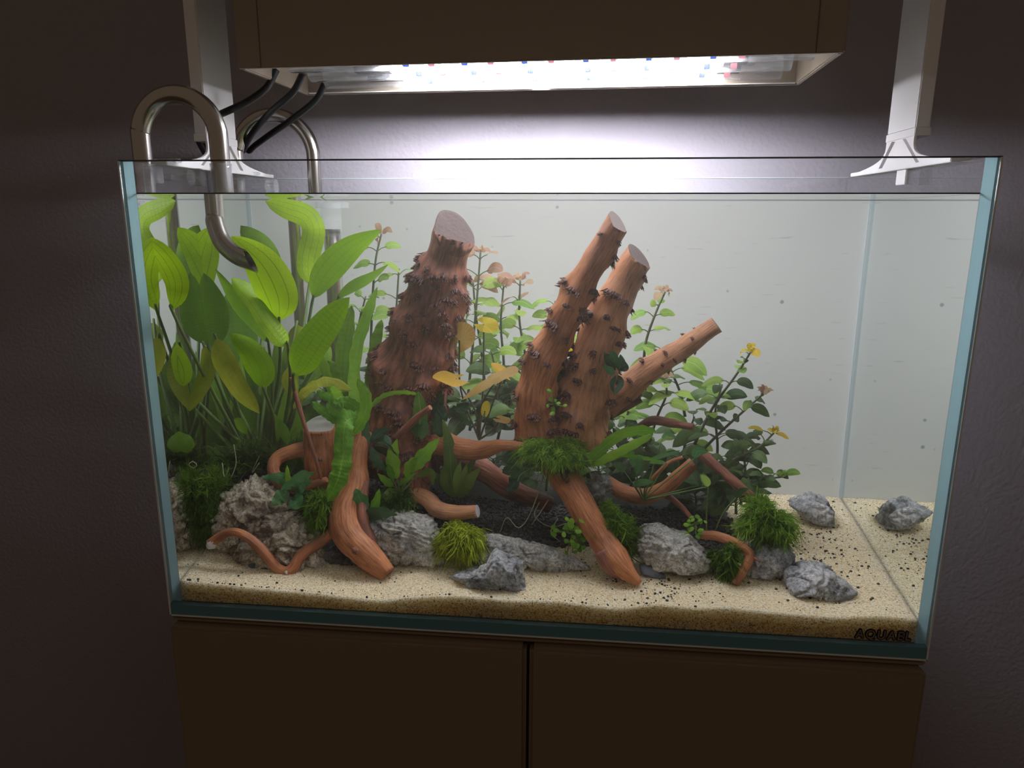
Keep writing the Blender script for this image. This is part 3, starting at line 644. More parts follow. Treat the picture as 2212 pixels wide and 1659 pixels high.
# ================================================================== LEAVES
def leafdata(P, hw, shape='lance', roll=0., cup=.12, wave=0., wn=6, n=14, m=6, face=None, seed=0, crinkle=0):
    C = spline(P, n); v, uv, f = [], [], []
    ref = face or V((0, -1, 0))
    for i in range(n + 1):
        t = i / n; T = (C[min(i + 1, n)] - C[max(i - 1, 0)]).normalized()
        nrm = (ref - T * ref.dot(T))
        if nrm.length < .15: nrm = (V((0, -.5, .8)) - T * V((0, -.5, .8)).dot(T))
        nrm.normalize(); s = T.cross(nrm).normalized()
        if roll:
            r = Matrix.Rotation(roll, 3, T); s = r @ s; nrm = r @ nrm
        if shape == 'lance': w = math.sin(math.pi * min(1, t ** .8)) ** .85
        elif shape == 'ovate': w = (t ** .55) * ((1 - t) ** .72) * 1.92 * min(1, .35 + t * 5)
        elif shape == 'strap': w = min(1, (t / .12)) ** .5 * (1 - max(0, (t - .65) / .35) ** 2) ** .6 if t < 1 else 0
        elif shape == 'round': w = math.sin(math.pi * t) ** .5
        w = max(w, .015) * hw
        for j in range(m + 1):
            u = j / m * 2 - 1
            wv = wave * hw * math.sin(wn * 2 * math.pi * t + (0 if u > 0 else 1.7) + seed) * abs(u) ** 1.5
            sc = 1 + (.10 * math.sin(wn * 5 * t + seed * 2) * abs(u) if wave > .08 else 0)
            v.append(C[i] + s * (u * w * sc) - nrm * (cup * w * (u * u) - .0) + nrm * (wv + crinkle * hw * (noise.noise(V((t * 9 + seed, u * 2.2, seed))) + .6 * math.sin(t * 40 + abs(u) * 3) * (1 - abs(u)) * abs(u) * 2))); uv.append((t, u))
    for i in range(n):
        for j in range(m):
            a = i * (m + 1) + j; f.append((a, a + 1, a + m + 2, a + m + 1))
    return v, f, uv
def leaf(parent, P, hw, mat, name='leaf', **kw):
    v, f, uv = leafdata(P, hw, **kw); return link(name, mesh(name, v, f, True, uv), mat, parent)
def stalk(parent, P, r0, r1, mat='stem', name='stalk', n=12, m=7):
    v, f, uv, mi, *_ = tube(P, [r0, r1], n, m, closed=True); return link(name, mesh(name, v, f, True), mat, parent)

# ---- the big sword plant on the left
crown = U(560, 1010, .18)
sw = thing('sword_plant', 'large bright green broad-leaved sword plant filling the left side', 'plant', crown)
SL = [ # path of the blade in pixels with depth, half width in pixels, shape, roll, material
 ([(603, 695, .10), (600, 640, .085), (565, 570, .075), (500, 510, .07)], 54, 'ovate', .25, 'sword'),
 ([(372, 672, .045), (378, 610, .04), (350, 555, .035), (302, 508, .03)], 36, 'ovate', -.1, 'sword'),
 ([(570, 660, .25), (575, 600, .25), (560, 540, .24), (520, 487, .23)], 46, 'ovate', .1, 'sworddark'),
 ([(676, 645, .20), (705, 590, .19), (760, 535, .18), (824, 496, .17)], 31, 'lance', .35, 'sword'),
 ([(668, 615, .26), (666, 560, .26), (678, 500, .25), (662, 466, .25), (620, 450, .245), (573, 434, .24)], 24, 'strap', .35, 'sword'),
 ([(622, 748, .09), (585, 700, .085), (545, 640, .08), (500, 600, .075)], 24, 'strap', .9, 'sword'),
 ([(580, 740, .11), (540, 690, .11), (500, 640, .105), (466, 582, .10)], 26, 'lance', -.5, 'sworddark'),
 ([(570, 842, .07), (563, 800, .065), (540, 760, .06), (497, 720, .055)], 37, 'ovate', .2, 'sword'),
 ([(633, 814, .08), (655, 765, .08), (700, 700, .085), (756, 642, .09)], 50, 'ovate', -.35, 'sword'),
 ([(730, 645, .18), (760, 622, .175), (800, 600, .17), (838, 572, .165)], 14, 'lance', .6, 'sworddark'),
 ([(452, 748, .16), (460, 700, .155), (455, 650, .15), (440, 590, .145)], 42, 'ovate', 0, 'sworddark'),
 ([(465, 728, .10), (480, 780, .09), (515, 840, .08), (561, 894, .075)], 36, 'ovate', .2, 'swordolive'),
 ([(440, 745, .11), (445, 800, .10), (425, 850, .09), (398, 898, .085)], 20, 'lance', .2, 'swordolive'),
 ([(385, 842, .075), (378, 805, .07), (362, 765, .065), (332, 728, .06)], 44, 'ovate', .1, 'sword'),
 ([(352, 775, .08), (345, 720, .075), (335, 660, .07), (315, 606, .06)], 33, 'lance', 0, 'sworddark'),
 ([(420, 650, .17), (425, 600, .165), (440, 540, .16), (455, 492, .15)], 45, 'ovate', 0, 'sword'),
 ([(505, 905, .10), (520, 920, .095), (535, 938, .09)], 14, 'lance', .2, 'sworddark'),
 ([(620, 960, .09), (612, 930, .09), (590, 892, .09)], 11, 'lance', 0, 'sworddark'),
 ([(420, 965, .05), (395, 955, .05), (352, 922, .04)], 19, 'lance', .3, 'sworddark'),
 ([(640, 700, .22), (640, 740, .21), (625, 790, .2)], 30, 'ovate', .1, 'swordolive'),
 ([(700, 730, .22), (690, 780, .21), (660, 830, .2)], 30, 'ovate', -.4, 'sworddark'),
 ([(575, 830, .2), (600, 880, .2), (590, 930, .19)], 26, 'ovate', .3, 'sworddark'),
 ([(480, 880, .2), (470, 930, .2), (440, 960, .19)], 24, 'lance', .3, 'sworddark'),
 ([(640, 860, .13), (625, 820, .13), (640, 780, .13)], 16, 'lance', .3, 'swordolive'),
 ([(520, 900, .24), (510, 800, .24), (520, 700, .25), (500, 620, .25)], 40, 'lance', .3, 'sworddark'),
 ([(400, 900, .20), (395, 830, .2), (400, 760, .21), (420, 700, .22)], 34, 'lance', -.3, 'sworddark'),
]
for k, (P, hw, sh, roll, mt) in enumerate(SL):
    Q = [U(*p) for p in P]; y = P[1][2]
    leaf(sw, Q, UR(P[1][0], P[1][1], y, hw), mt, shape=sh, roll=roll, cup=.22, wave=.05, wn=2, n=18, m=8, seed=k)
    b = Q[0]; base = crown + V((random.uniform(-.02, .02), random.uniform(-.02, .02), 0)); mid = base.lerp(b, .6) + V(((b.x - base.x) * .15, 0, .005))
    if k not in (16, 17, 18): stalk(sw, [base, mid, b, b.lerp(Q[1], .12) + V((0, .0015, 0))], .0026, .0012, 'stem', 'petiole', 16)
for k in range(40):
    b = crown + V((random.uniform(-.085, .07), random.uniform(-.02, .09), -.01)); tp = b + V((random.uniform(-.05, .05), random.uniform(-.01, .05), random.uniform(.07, .17)))
    if tp.x < .03: tp.x = .03
    b.x = max(b.x, .03)
    leaf(sw, [b, (b + tp) / 2 + V((random.uniform(-.01, .01), 0, 0)), tp], .010 + .009 * random.random(), 'sworddark', shape='lance', roll=random.uniform(-.7, .7), n=10, m=4)

# ---- stem plants
def pl(lst, t):
    n = len(lst) - 1; u = t * n; k = min(int(u), n - 1); return V(lst[k]).lerp(V(lst[k + 1]), u - k)
def stemplant(pxs, nn, lw, label, tip='redleaf', body='stemleaf', tipn=1, group='stem plants in the background', seed=0, ll=2.6, dark=0, top=True):
    rnd = random.Random(seed + 900)
    P = [U(*p) for p in pxs]; t = thing('stem_plant', label, 'plant', P[0])
    C = spline(P, 60); stalk(t, P, .0019, .0011, 'stemdk', 'stem', 30, 7)
    sc = UR(pxs[-1][0], pxs[-1][1], pxs[-1][2], 1)
    for k in range(nn):
        u = k / (nn - 1) if nn > 1 else 0; i = int((.25 + .70 * u ** .85) * 60) if nn > 1 else 50
        c = C[i]; a0 = rnd.uniform(0, 3.14)
        for s in (0, 1):
            a = a0 + math.pi * s + rnd.uniform(-.35, .35)
            out = V((math.cos(a), math.sin(a) * .75, 0)); L = lw * 1.12 * sc * ll * rnd.uniform(.85, 1.2) * (1 - .25 * u)
            st = .45 * L * rnd.uniform(.5, 1.1); rise = rnd.uniform(.25, .75)
            b = c + out * st + V((0, 0, st * rise)); tp = b + out * L + V((0, 0, L * rnd.uniform(-.5, .15))); md = (b + tp) / 2 + V((0, 0, L * .16))
            mt = body
            if u > 1 - .16 * tipn: mt = tip
            if dark and rnd.random() < dark: mt = 'stemleafshade'
            stalk(t, [c, (c + b) / 2 + V((0, 0, .001)), b, b.lerp(md, .3)], .0007, .0005, 'stem', 'petiole', 5, 5)
            face = V((rnd.uniform(-.4, .4), -.75, .75)).normalized()
            leaf(t, [b, md, tp], L * .31, mt, shape='ovate', face=face, roll=rnd.uniform(-.6, .6), cup=.15, wave=.04, wn=2, n=9, m=4, seed=rnd.random() * 6)
    if top:
        c = C[60]
        for k in range(8):
            a = k * .785 + rnd.uniform(-.25, .25); L = lw * sc * rnd.uniform(.7, 1.6); el = rnd.uniform(.1, 1.2) if k % 2 else rnd.uniform(.0, .5)
            out = V((math.cos(a), math.sin(a) * .8, 0)); b = c + out * .0015
            tp = c + out * L * math.cos(el) + V((0, 0, L * math.sin(el) + .001)); md = (b + tp) / 2 + V((0, 0, L * .22))
            leaf(t, [b, md, tp + V((0, 0, -L * .12))], L * .24, tip, shape='lance', face=V((rnd.uniform(-.3, .3), -.6, .8)), roll=rnd.uniform(-.5, .5), n=7, m=4)
    return t
stemplant([(790, 860, .24), (800, 760, .24), (805, 640, .235), (812, 560, .23), (824, 505, .23)], 6, 20, 'tall stem plant with a pinkish crown just left of the thorny stump', seed=1, ll=2.2)
stemplant([(835, 860, .25), (845, 760, .25), (855, 680, .245), (862, 580, .24)], 5, 19, 'green stem plant squeezed against the left edge of the thorny stump', 'stemleaf', seed=2, ll=2.1, top=False)
stemplant([(770, 870, .27), (760, 780, .27), (775, 700, .27), (790, 640, .27)], 5, 18, 'short dark green stem plant between the sword leaves and the stump', 'stemleaf', seed=3, ll=2.1, top=False, dark=.4)
stemplant([(1010, 870, .24), (1020, 760, .24), (1030, 650, .235), (1038, 545, .23)], 7, 20, 'tallest pink-crowned stem plant directly right of the thorny stump', seed=4, tipn=1.5)
stemplant([(1050, 860, .26), (1040, 760, .26), (1028, 680, .255), (1022, 610, .25)], 5, 19, 'orange-tipped stem plant hugging the right side of the thorny stump', seed=5)
stemplant([(1090, 860, .25), (1088, 780, .25), (1082, 700, .25), (1088, 615, .245)], 6, 21, 'bushy green stem plant behind the yellow lily leaves', seed=6)
stemplant([(1140, 850, .25), (1135, 770, .25), (1122, 690, .25), (1124, 605, .245)], 6, 20, 'pink-crowned stem plant halfway between stump and forked branches', seed=7, tipn=1.3)
stemplant([(1150, 830, .25), (1165, 760, .25), (1185, 710, .245), (1200, 650, .24)], 5, 20, 'green stem plant leaning towards the slim thorny branch', 'stemleaf', seed=8, top=False)
stemplant([(1070, 900, .22), (1075, 830, .22), (1062, 760, .22)], 5, 21, 'low dense green stem plant under the yellow lily leaves', 'stemleaf', seed=9, dark=.4, top=False)
stemplant([(1130, 920, .24), (1120, 850, .24), (1110, 790, .24)], 5, 19, 'low dark stem plant behind the long brown lily leaf', 'stemleaf', seed=10, dark=.5, top=False)
stemplant([(1390, 800, .24), (1395, 740, .24), (1415, 680, .235), (1437, 630, .23)], 5, 17, 'slender pink-crowned stem plant right of the pale thorny branch', seed=11, tipn=1.5)
stemplant([(1500, 960, .20), (1540, 880, .2), (1590, 810, .195), (1622, 760, .19)], 6, 17, 'leaning stem plant with bright yellow-green top at the far right', 'yellowleaf', seed=12, dark=.35)
stemplant([(1480, 900, .24), (1470, 850, .24), (1450, 800, .24), (1440, 760, .24)], 5, 22, 'broad-leaved green stem plant behind the mottled slanting stub', 'stemleaf', seed=13, top=False)
stemplant([(1500, 990, .2), (1560, 930, .2), (1610, 885, .2), (1650, 850, .2)], 5, 16, 'reddish-tipped stem plant reaching right at mid height', seed=14, dark=.5)
stemplant([(1540, 1010, .18), (1590, 990, .18), (1640, 965, .18), (1672, 935, .18)], 5, 15, 'yellow-leaved sprig reaching furthest right above the moss', 'yellowleaf', 'stemleafshade', seed=15)
stemplant([(1550, 1040, .17), (1600, 1040, .17), (1650, 1035, .17), (1690, 1030, .17)], 5, 14, 'low arching sprig just above the largest moss tuft', 'stemleaf', 'stemleafshade', seed=16)
stemplant([(1400, 960, .23), (1420, 900, .23), (1440, 850, .23), (1432, 815, .23)], 5, 20, 'stem plant with orange young leaves under the slanting stub', 'redleaf', seed=17, dark=.2)
stemplant([(1540, 1050, .21), (1550, 970, .21), (1545, 890, .21), (1560, 830, .21)], 6, 22, 'dark shaded stem plant with large leaves at the right of the thicket', 'stemleafshade', 'stemleafshade', seed=18, top=False)
stemplant([(1470, 1010, .23), (1480, 960, .23), (1500, 900, .23)], 5, 20, 'shaded stem plant deep in the middle of the right thicket', 'stemleafshade', seed=19, dark=.7, top=False)
stemplant([(1350, 960, .24), (1355, 900, .24), (1365, 850, .24)], 5, 20, 'green stem plant directly behind the base of the pale branch', 'stemleaf', seed=20, dark=.3, top=False)
stemplant([(1600, 1090, .19), (1610, 1020, .19), (1600, 950, .19)], 6, 20, 'dark leafy stem plant rising behind the large moss tuft', 'stemleafshade', 'stemleafshade', seed=21, dark=.4, top=False)

BUSH = [((1015, 930, .22), (1010, 860, .22), 'stemleafshade', 'shaded leafy clump directly right of the stump base'), ((1075, 950, .22), (1085, 870, .22), 'stemleafshade', 'shaded leafy clump under the yellow lily stalks'),
 ((1130, 960, .2), (1125, 890, .2), 'stemleafshade', 'dark leafy clump at the left foot of the slim branch'), ((1095, 900, .25), (1100, 830, .25), 'stemleaf', 'mid green leafy clump behind the lily stalks'),
 ((1150, 900, .26), (1150, 820, .26), 'stemleaf', 'mid green leafy clump half hidden by the slim branch'), ((1340, 1010, .22), (1345, 930, .22), 'stemleafshade', 'dark leafy clump behind the bright fern fan'),
 ((1410, 1040, .22), (1405, 960, .22), 'stemleafshade', 'dark leafy clump above the upward-curving root'), ((1460, 1060, .21), (1465, 985, .21), 'stemleafshade', 'dark leafy clump behind the cut tip of the curving root'),
 ((1530, 1090, .22), (1535, 1020, .22), 'stemleafshade', 'dark leafy clump behind the thin mottled branch'), ((1590, 1110, .2), (1580, 1050, .2), 'stemleafshade', 'dark leafy clump at the left of the largest moss tuft'),
 ((1180, 1060, .26), (1175, 990, .26), 'stemleafshade', 'deeply shaded clump in the hollow behind the mossy root'), ((950, 1060, .26), (945, 990, .26), 'stemleafshade', 'deeply shaded clump behind the olive narrow-leaved plant'),
 ((1070, 1050, .28), (1065, 990, .28), 'stemleafshade', 'deeply shaded clump above the black soil hollow'), ((1290, 1060, .26), (1290, 990, .26), 'stemleafshade', 'deeply shaded clump behind the small dark stone'),
 ((1350, 1080, .26), (1370, 1010, .26), 'stemleafshade', 'deeply shaded clump under the drooping oval leaves'), ((1500, 1120, .25), (1500, 1060, .25), 'stemleafshade', 'deeply shaded clump behind the single green stalk'),
 ((700, 900, .26), (705, 820, .26), 'stemleafshade', 'dark clump behind the fern left of the stump'), ((780, 930, .26), (785, 850, .26), 'stemleafshade', 'dark clump between fern and stump base')]
for k, (a_, b_, mt, lab) in enumerate(BUSH):  # mostly dark-leaved fill, added so the gaps behind read as deep shade
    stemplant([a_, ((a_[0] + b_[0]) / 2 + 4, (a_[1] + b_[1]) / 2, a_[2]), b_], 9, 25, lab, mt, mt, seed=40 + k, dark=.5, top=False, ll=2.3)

# ---- yellow water lily in the middle
lb = U(1035, 950, .16)
ly = thing('water_lily', 'water lily with yellow and brown heart-shaped leaves beside the stump', 'plant', lb)
def heart(parent, c, ax, ay, r, mat, sidex, nrm=0, cut=.5, name='leaf'):
    """heart-shaped pad: centre c (where the stalk joins), ax towards the tip, ay sideways"""
    v, uv, f = [V(c)], [(0.5, 0)], []
    K = 30; Z = ax.cross(ay).normalized(); rings = 5
    for q in range(1, rings + 1):
        for k in range(K + 1):
            a = -math.pi + cut * .5 + (2 * math.pi - cut) * k / K
            R = r * (1.0 + .25 * math.cos(a) + .12 * math.cos(2 * a)) * (q / rings)
            v.append(V(c) + ax * (R * math.cos(a)) + ay * (R * math.sin(a) * sidex) + Z * (.07 * r * math.sin(4 * a) * (q / rings) ** 2 + nrm * r * (q / rings) ** 2)); uv.append((q / rings, math.sin(a * 5) * .5))
    for k in range(K): f.append((0, 1 + k, 2 + k))
    for q in range(rings - 1):
        for k in range(K):
            a = 1 + q * (K + 1) + k; f.append((a, a + K + 1, a + K + 2, a + 1))
    return link(name, mesh(name, v, f, True, uv), mat, parent)
def hp(px, py, y, tipx, tipy, tipy_depth, r, mat, sidex=.8, tilt=V((0, -.6, .8)), **kw):
    c = U(px, py, y); ax = (U(tipx, tipy, tipy_depth) - c).normalized(); ay = tilt.cross(ax).normalized()
    heart(ly, c, ax, ay, UR(px, py, y, r), mat, sidex, **kw)
    stalk(ly, [lb, lb.lerp(c, .5) + V((random.uniform(-.01, .01), 0, 0)), c], .0013, .0009, 'stemdk', 'petiole', 14, 6)
hp(992, 735, .15, 1015, 690, .14, 34, 'lilybrown', .95, V((.1, -1, .15)), cut=.9)
hp(1045, 700, .16, 1092, 712, .15, 26, 'yellowleaf', .75, V((.3, -.9, .3)), cut=.7)
hp(985, 818, .125, 945, 818, .11, 40, 'lily', .8, V((.05, -.42, .9)), cut=1.1)
hp(1075, 815, .13, 1130, 790, .14, 36, 'lilybrown', .55, V((.2, -.35, .9)), cut=.9)
hp(1090, 806, .15, 1055, 780, .15, 26, 'lily', .5, V((-.3, -.5, .8)), cut=.8)
hp(1048, 888, .13, 1052, 868, .13, 17, 'yellowleaf', .6, V((0, -1, .1)), cut=.8)
hp(1080, 905, .13, 1110, 912, .12, 20, 'lilybrown', .6, V((0, -.6, .8)), cut=.8)
leaf(ly, [U(1080, 812, .13), U(1040, 835, .12), U(998, 864, .115)], UR(1040, 835, .12, 12), 'lilybrown', shape='lance', roll=.7)
leaf(ly, [U(1213, 775, .16), U(1230, 755, .16), U(1262, 736, .165)], UR(1230, 755, .16, 12), 'yellowleaf', shape='lance', roll=.4)

# ---- ferns: crinkled bright straps
def strapset(tn, label, cpx, lst, mat, shape='strap', wave=.14, wn=7, stalkc=None, cat='plant', nm='leaf', n=22, cup=.1):
    c = U(*cpx); t = thing(tn, label, cat, c)
    for k, (P, hw, roll, *mm) in enumerate(lst):
        Q = [U(*p) for p in P]
        leaf(t, Q, UR(*P[1], hw), mm[0] if mm else mat, nm, shape=shape, roll=roll, wave=wave, wn=wn, n=n, m=8, cup=cup, seed=k, crinkle=.12 if mat == 'fern' and shape == 'strap' else .06)
        if stalkc: stalk(t, [c, c.lerp(Q[0], .5), Q[0]], .0009, .0007, stalkc, 'petiole', 6, 5)
    return t
strapset('java_fern', 'bright green crinkled fern cascading from the wood left of the stump', (775, 945, .12), [
 ([(772, 900, .10), (746, 915, .088), (740, 985, .075), (731, 1032, .066), (707, 1084, .06)], 21, .12),
 ([(761, 941, .10), (786, 900, .095), (791, 859, .09), (772, 818, .088)], 12, .3),
 ([(776, 884, .11), (748, 868, .10), (720, 872, .095)], 12, .2),
 ([(738, 874, .11), (728, 852, .105), (718, 832, .10)], 12, -.3),
 ([(760, 843, .13), (705, 824, .12), (659, 846, .11), (633, 884, .105)], 11, .5, 'swordolive'),
 ([(731, 914, .11), (702, 892, .10), (674, 868, .095)], 9, .3),
 ([(735, 862, .12), (708, 858, .115), (684, 844, .11)], 9, .3),
 ([(765, 900, .11), (730, 890, .105), (705, 870, .10)], 12, .5),
 ([(770, 905, .14), (765, 840, .15), (770, 760, .16), (790, 690, .165), (815, 620, .17)], 13, .5),
 ([(760, 900, .15), (740, 830, .16), (745, 740, .17), (760, 660, .17)], 17, .2, 'sworddark'),
 ([(790, 900, .15), (800, 820, .16), (812, 740, .16), (825, 690, .165)], 12, .5, 'sworddark'),
 ([(730, 900, .14), (710, 820, .14), (690, 770, .13), (652, 735, .12)], 10, .5),
 ([(750, 910, .15), (735, 850, .15), (720, 800, .15), (700, 780, .15)], 13, .2, 'sworddark'),
 ([(800, 880, .13), (830, 855, .12), (870, 848, .115), (905, 852, .11)], 7, .7),
], 'fern')
strapset('java_fern', 'bright green fern leaves fanning right from the mossy root', (1258, 1005, .12), [
 ([(1262, 1008, .11), (1298, 972, .10), (1340, 940, .095), (1385, 930, .09), (1418, 932, .09)], 13, .3),
 ([(1275, 1005, .11), (1320, 985, .10), (1365, 962, .095), (1412, 938, .09)], 10, -.4),
 ([(1285, 1000, .12), (1340, 985, .11), (1390, 990, .105), (1433, 1000, .10)], 9, .8),
 ([(1290, 995, .13), (1310, 960, .14), (1350, 935, .15)], 12, .2, 'sworddark'),
 ([(1270, 1000, .13), (1280, 965, .14), (1300, 940, .15)], 10, .2, 'sworddark'),
], 'fern')
# ---- small broad-leaved clumps
strapset('anubias', 'small blue-green rosette on the tan stone by the curled root', (628, 1070, .09), [
 ([(628, 1060, .085), (610, 1035, .08), (565, 1030, .075)], 14, .2), ([(630, 1055, .085), (622, 1030, .08), (620, 1003, .08)], 6, .5, 'fern'),
 ([(635, 1055, .085), (650, 1032, .08), (680, 1020, .08)], 15, .3), ([(640, 1060, .08), (630, 1048, .07), (605, 1060, .065)], 13, -.3),
 ([(625, 1065, .08), (605, 1075, .075), (588, 1092, .07)], 15, 0), ([(640, 1065, .08), (640, 1085, .07), (620, 1095, .065)], 15, .2),
 ([(648, 1062, .085), (665, 1072, .08), (668, 1098, .08)], 11, .3, 'buce'), ([(640, 1050, .09), (660, 1045, .085), (675, 1035, .085)], 9, .6),
 ([(636, 1062, .08), (648, 1055, .072), (655, 1040, .07)], 11, 0)], 'buceg', 'lance', .12, 3)
strapset('anubias', 'two bright green leaves and a dark one right of the orange front root', (790, 1105, .085), [
 ([(790, 1105, .08), (778, 1080, .075), (768, 1055, .07)], 17, .1, 'buceg'), ([(800, 1100, .08), (812, 1085, .075), (820, 1055, .07)], 10, -.2, 'fern'),
 ([(785, 1120, .08), (820, 1108, .07), (858, 1112, .065)], 17, .3, 'buce'), ([(795, 1110, .085), (805, 1118, .08), (800, 1128, .075)], 10, 0, 'buce')], 'buceg', 'lance', .1, 3)
strapset('bucephalandra', 'cluster of dark bluish pointed leaves at the foot of the stump', (805, 965, .11), [
 ([(800, 955, .11), (820, 935, .10), (845, 925, .10)], 10, .3), ([(805, 955, .11), (830, 950, .10), (850, 975, .095)], 12, -.3),
 ([(800, 965, .11), (815, 1000, .10), (838, 1015, .095)], 13, .2), ([(798, 960, .11), (790, 935, .11), (795, 905, .11)], 9, .4),
 ([(805, 965, .12), (845, 985, .115), (850, 1020, .11)], 11, .3), ([(812, 960, .10), (835, 960, .092), (858, 985, .09)], 9, .8),
 ([(840, 1040, .11), (835, 1010, .11), (845, 985, .11)], 9, .2)], 'buce', 'lance', .08, 4)
strapset('cryptocoryne', 'pair of upright yellow-green wavy leaves in front of the stump', (865, 1065, .10), [
 ([(858, 1035, .10), (848, 990, .095), (858, 948, .09)], 15, .1), ([(850, 1040, .10), (842, 1015, .095), (838, 1000, .09)], 8, .1),
 ([(890, 1020, .10), (915, 985, .09), (950, 945, .085)], 16, .3), ([(875, 1030, .10), (885, 1005, .095), (905, 985, .09)], 11, -.3),
 ([(860, 1050, .10), (880, 1035, .09), (900, 1020, .09)], 8, .5), ([(900, 1030, .11), (930, 1020, .11), (935, 1050, .11)], 10, .4, 'crypt'),
 ([(850, 1050, .11), (835, 1040, .105), (815, 1022, .10)], 9, .5), ([(860, 1060, .11), (840, 1070, .105), (835, 1085, .10)], 13, .1, 'crypt')], 'fern', 'lance', .10, 4, 'stem')
strapset('cryptocoryne', 'olive narrow-leaved plant growing from the dark soil in the centre', (985, 1085, .15), [
 ([(980, 1075, .14), (975, 1030, .13), (970, 960, .13), (955, 900, .14)], 15, .3), ([(985, 1075, .14), (965, 1040, .13), (958, 1005, .125)], 15, .2),
 ([(990, 1075, .14), (1000, 1040, .13), (1008, 1002, .13)], 11, .3), ([(990, 1075, .14), (1012, 1040, .13), (1038, 1010, .13)], 13, .2),
 ([(985, 1070, .13), (988, 1030, .12), (995, 995, .12)], 9, .2), ([(990, 1078, .14), (1005, 1060, .13), (1025, 1045, .13)], 10, .4),
 ([(980, 1075, .15), (955, 1045, .14), (935, 1015, .14)], 8, .4), ([(985, 1075, .15), (1020, 1000, .14), (1025, 970, .13), (1018, 955, .13)], 7, .5)], 'crypt', 'lance', .05, 2, 'stem')
strapset('anubias', 'upright oval grey-green leaf in front of the thorny stump', (900, 950, .125), [
 ([(905, 935, .12), (908, 890, .115), (903, 845, .11)], 20, .1, 'stemleaf'), ([(900, 945, .12), (895, 920, .115), (885, 898, .11)], 15, -.3), ([(910, 950, .12), (915, 925, .115), (918, 905, .11)], 14, .3)], 'buceg', 'ovate', .04, 2, 'stem')
strapset('bucephalandra', 'dark crinkled leaves between the stump and the lily', (985, 930, .15), [
 ([(965, 910, .14), (945, 880, .135), (960, 850, .13)], 15, .3), ([(975, 900, .14), (1000, 880, .13), (1005, 860, .13)], 17, .5), ([(980, 905, .13), (1000, 905, .12), (1020, 925, .12)], 14, .5),
 ([(970, 905, .13), (985, 890, .125), (1010, 893, .12)], 16, .8), ([(955, 945, .14), (945, 920, .135), (942, 890, .13)], 13, .2), ([(950, 870, .14), (945, 862, .135), (955, 842, .13)], 8, .4)], 'buce', 'lance', .18, 4)
strapset('bucephalandra', 'dark rounded leaves under the level pale-tipped root', (1120, 1010, .13), [
 ([(1090, 1000, .13), (1110, 985, .125), (1135, 990, .12)], 20, .3), ([(1085, 1020, .13), (1110, 1020, .12), (1130, 1040, .12)], 19, .2), ([(1100, 1030, .13), (1110, 1045, .125), (1095, 1062, .12)], 15, .1),
 ([(1130, 1010, .13), (1145, 1000, .12), (1150, 980, .12)], 13, .2)], 'buce', 'ovate', .08, 3)
strapset('anubias', 'dark green leafy tuft clinging to the pale thorny branch', (1330, 800, .13), [
 ([(1330, 800, .13), (1315, 780, .12), (1305, 760, .115)], 9, .3), ([(1335, 795, .13), (1325, 770, .12), (1318, 758, .115)], 10, .2, 'buceg'), ([(1335, 800, .13), (1342, 785, .12), (1340, 765, .12)], 10, 0),
 ([(1330, 805, .125), (1318, 800, .115), (1302, 788, .11)], 9, .5, 'buceg'), ([(1335, 810, .13), (1340, 830, .12), (1325, 855, .115)], 8, .4), ([(1330, 810, .13), (1322, 830, .12), (1325, 850, .12)], 6, .6), ([(1338, 800, .13), (1352, 795, .12), (1345, 775, .12)], 7, .3)], 'buce', 'lance', .06, 2)
strapset('anubias', 'pale green plant with drooping oval leaves right of the mossy root', (1390, 1080, .12), [
 ([(1370, 1010, .12), (1365, 985, .115), (1362, 965, .11)], 10, .2), ([(1375, 1025, .11), (1382, 1000, .10), (1378, 985, .10)], 11, .2), ([(1372, 1050, .11), (1385, 1043, .10), (1412, 1040, .095)], 12, .1),
 ([(1350, 1020, .12), (1340, 1008, .115), (1325, 1000, .11)], 12, .3), ([(1400, 995, .11), (1430, 985, .105), (1470, 973, .10)], 8, .4), ([(1500, 990, .11), (1508, 975, .105), (1528, 976, .10)], 14, .1),
 ([(1528, 1052, .11), (1522, 1035, .105), (1512, 1024, .10)], 11, .2), ([(1510, 1048, .12), (1495, 1040, .12), (1475, 1038, .12)], 7, .5), ([(1430, 948, .14), (1442, 938, .13), (1462, 945, .13)], 7, .2), ([(1440, 1000, .12), (1420, 998, .115), (1402, 1000, .11)], 6, .5)], 'buceg', 'ovate', .03, 2, 'stem')
def sprig(name, label, c, n, rpx, lpx, mat, seed):
    rnd = random.Random(seed); p = U(*c); t = thing(name, label, 'plant', p)
    for k in range(n):
        q = U(c[0] + rnd.gauss(0, rpx * .45), c[1] + rnd.gauss(0, rpx * .6), c[2] + rnd.uniform(-.012, .008)); L = UR(*c, lpx) * rnd.uniform(.7, 1.3)
        a = rnd.uniform(0, 6.28); d = V((math.cos(a), -.4, math.sin(a) * .8 + .2)).normalized()
        leaf(t, [q, q + d * L * .5 + V((0, 0, L * .1)), q + d * L], L * .36, mat, shape='round', face=V((rnd.uniform(-.5, .5), -.8, .6)), cup=.25, n=6, m=4)
        stalk(t, [p, q], .0005, .0005, 'stem', 'stalk', 3, 5)
    return t
sprig('bacopa_sprig', 'bright green round-leaved sprig left of the long front root', (1238, 1150, .085), 34, 38, 16, 'fern', 1)
sprig('bacopa_sprig', 'small bright green sprig on the cream layered stone', (1500, 1132, .10), 22, 20, 12, 'fern', 2)
sprig('bacopa_sprig', 'tiny green sprig between the two tall thorny branches', (1198, 875, .10), 8, 20, 13, 'fern', 3)
sprig('bacopa_sprig', 'little dark green sprig below the tan stone rosette', (690, 1110, .085), 8, 12, 10, 'buceg', 4)
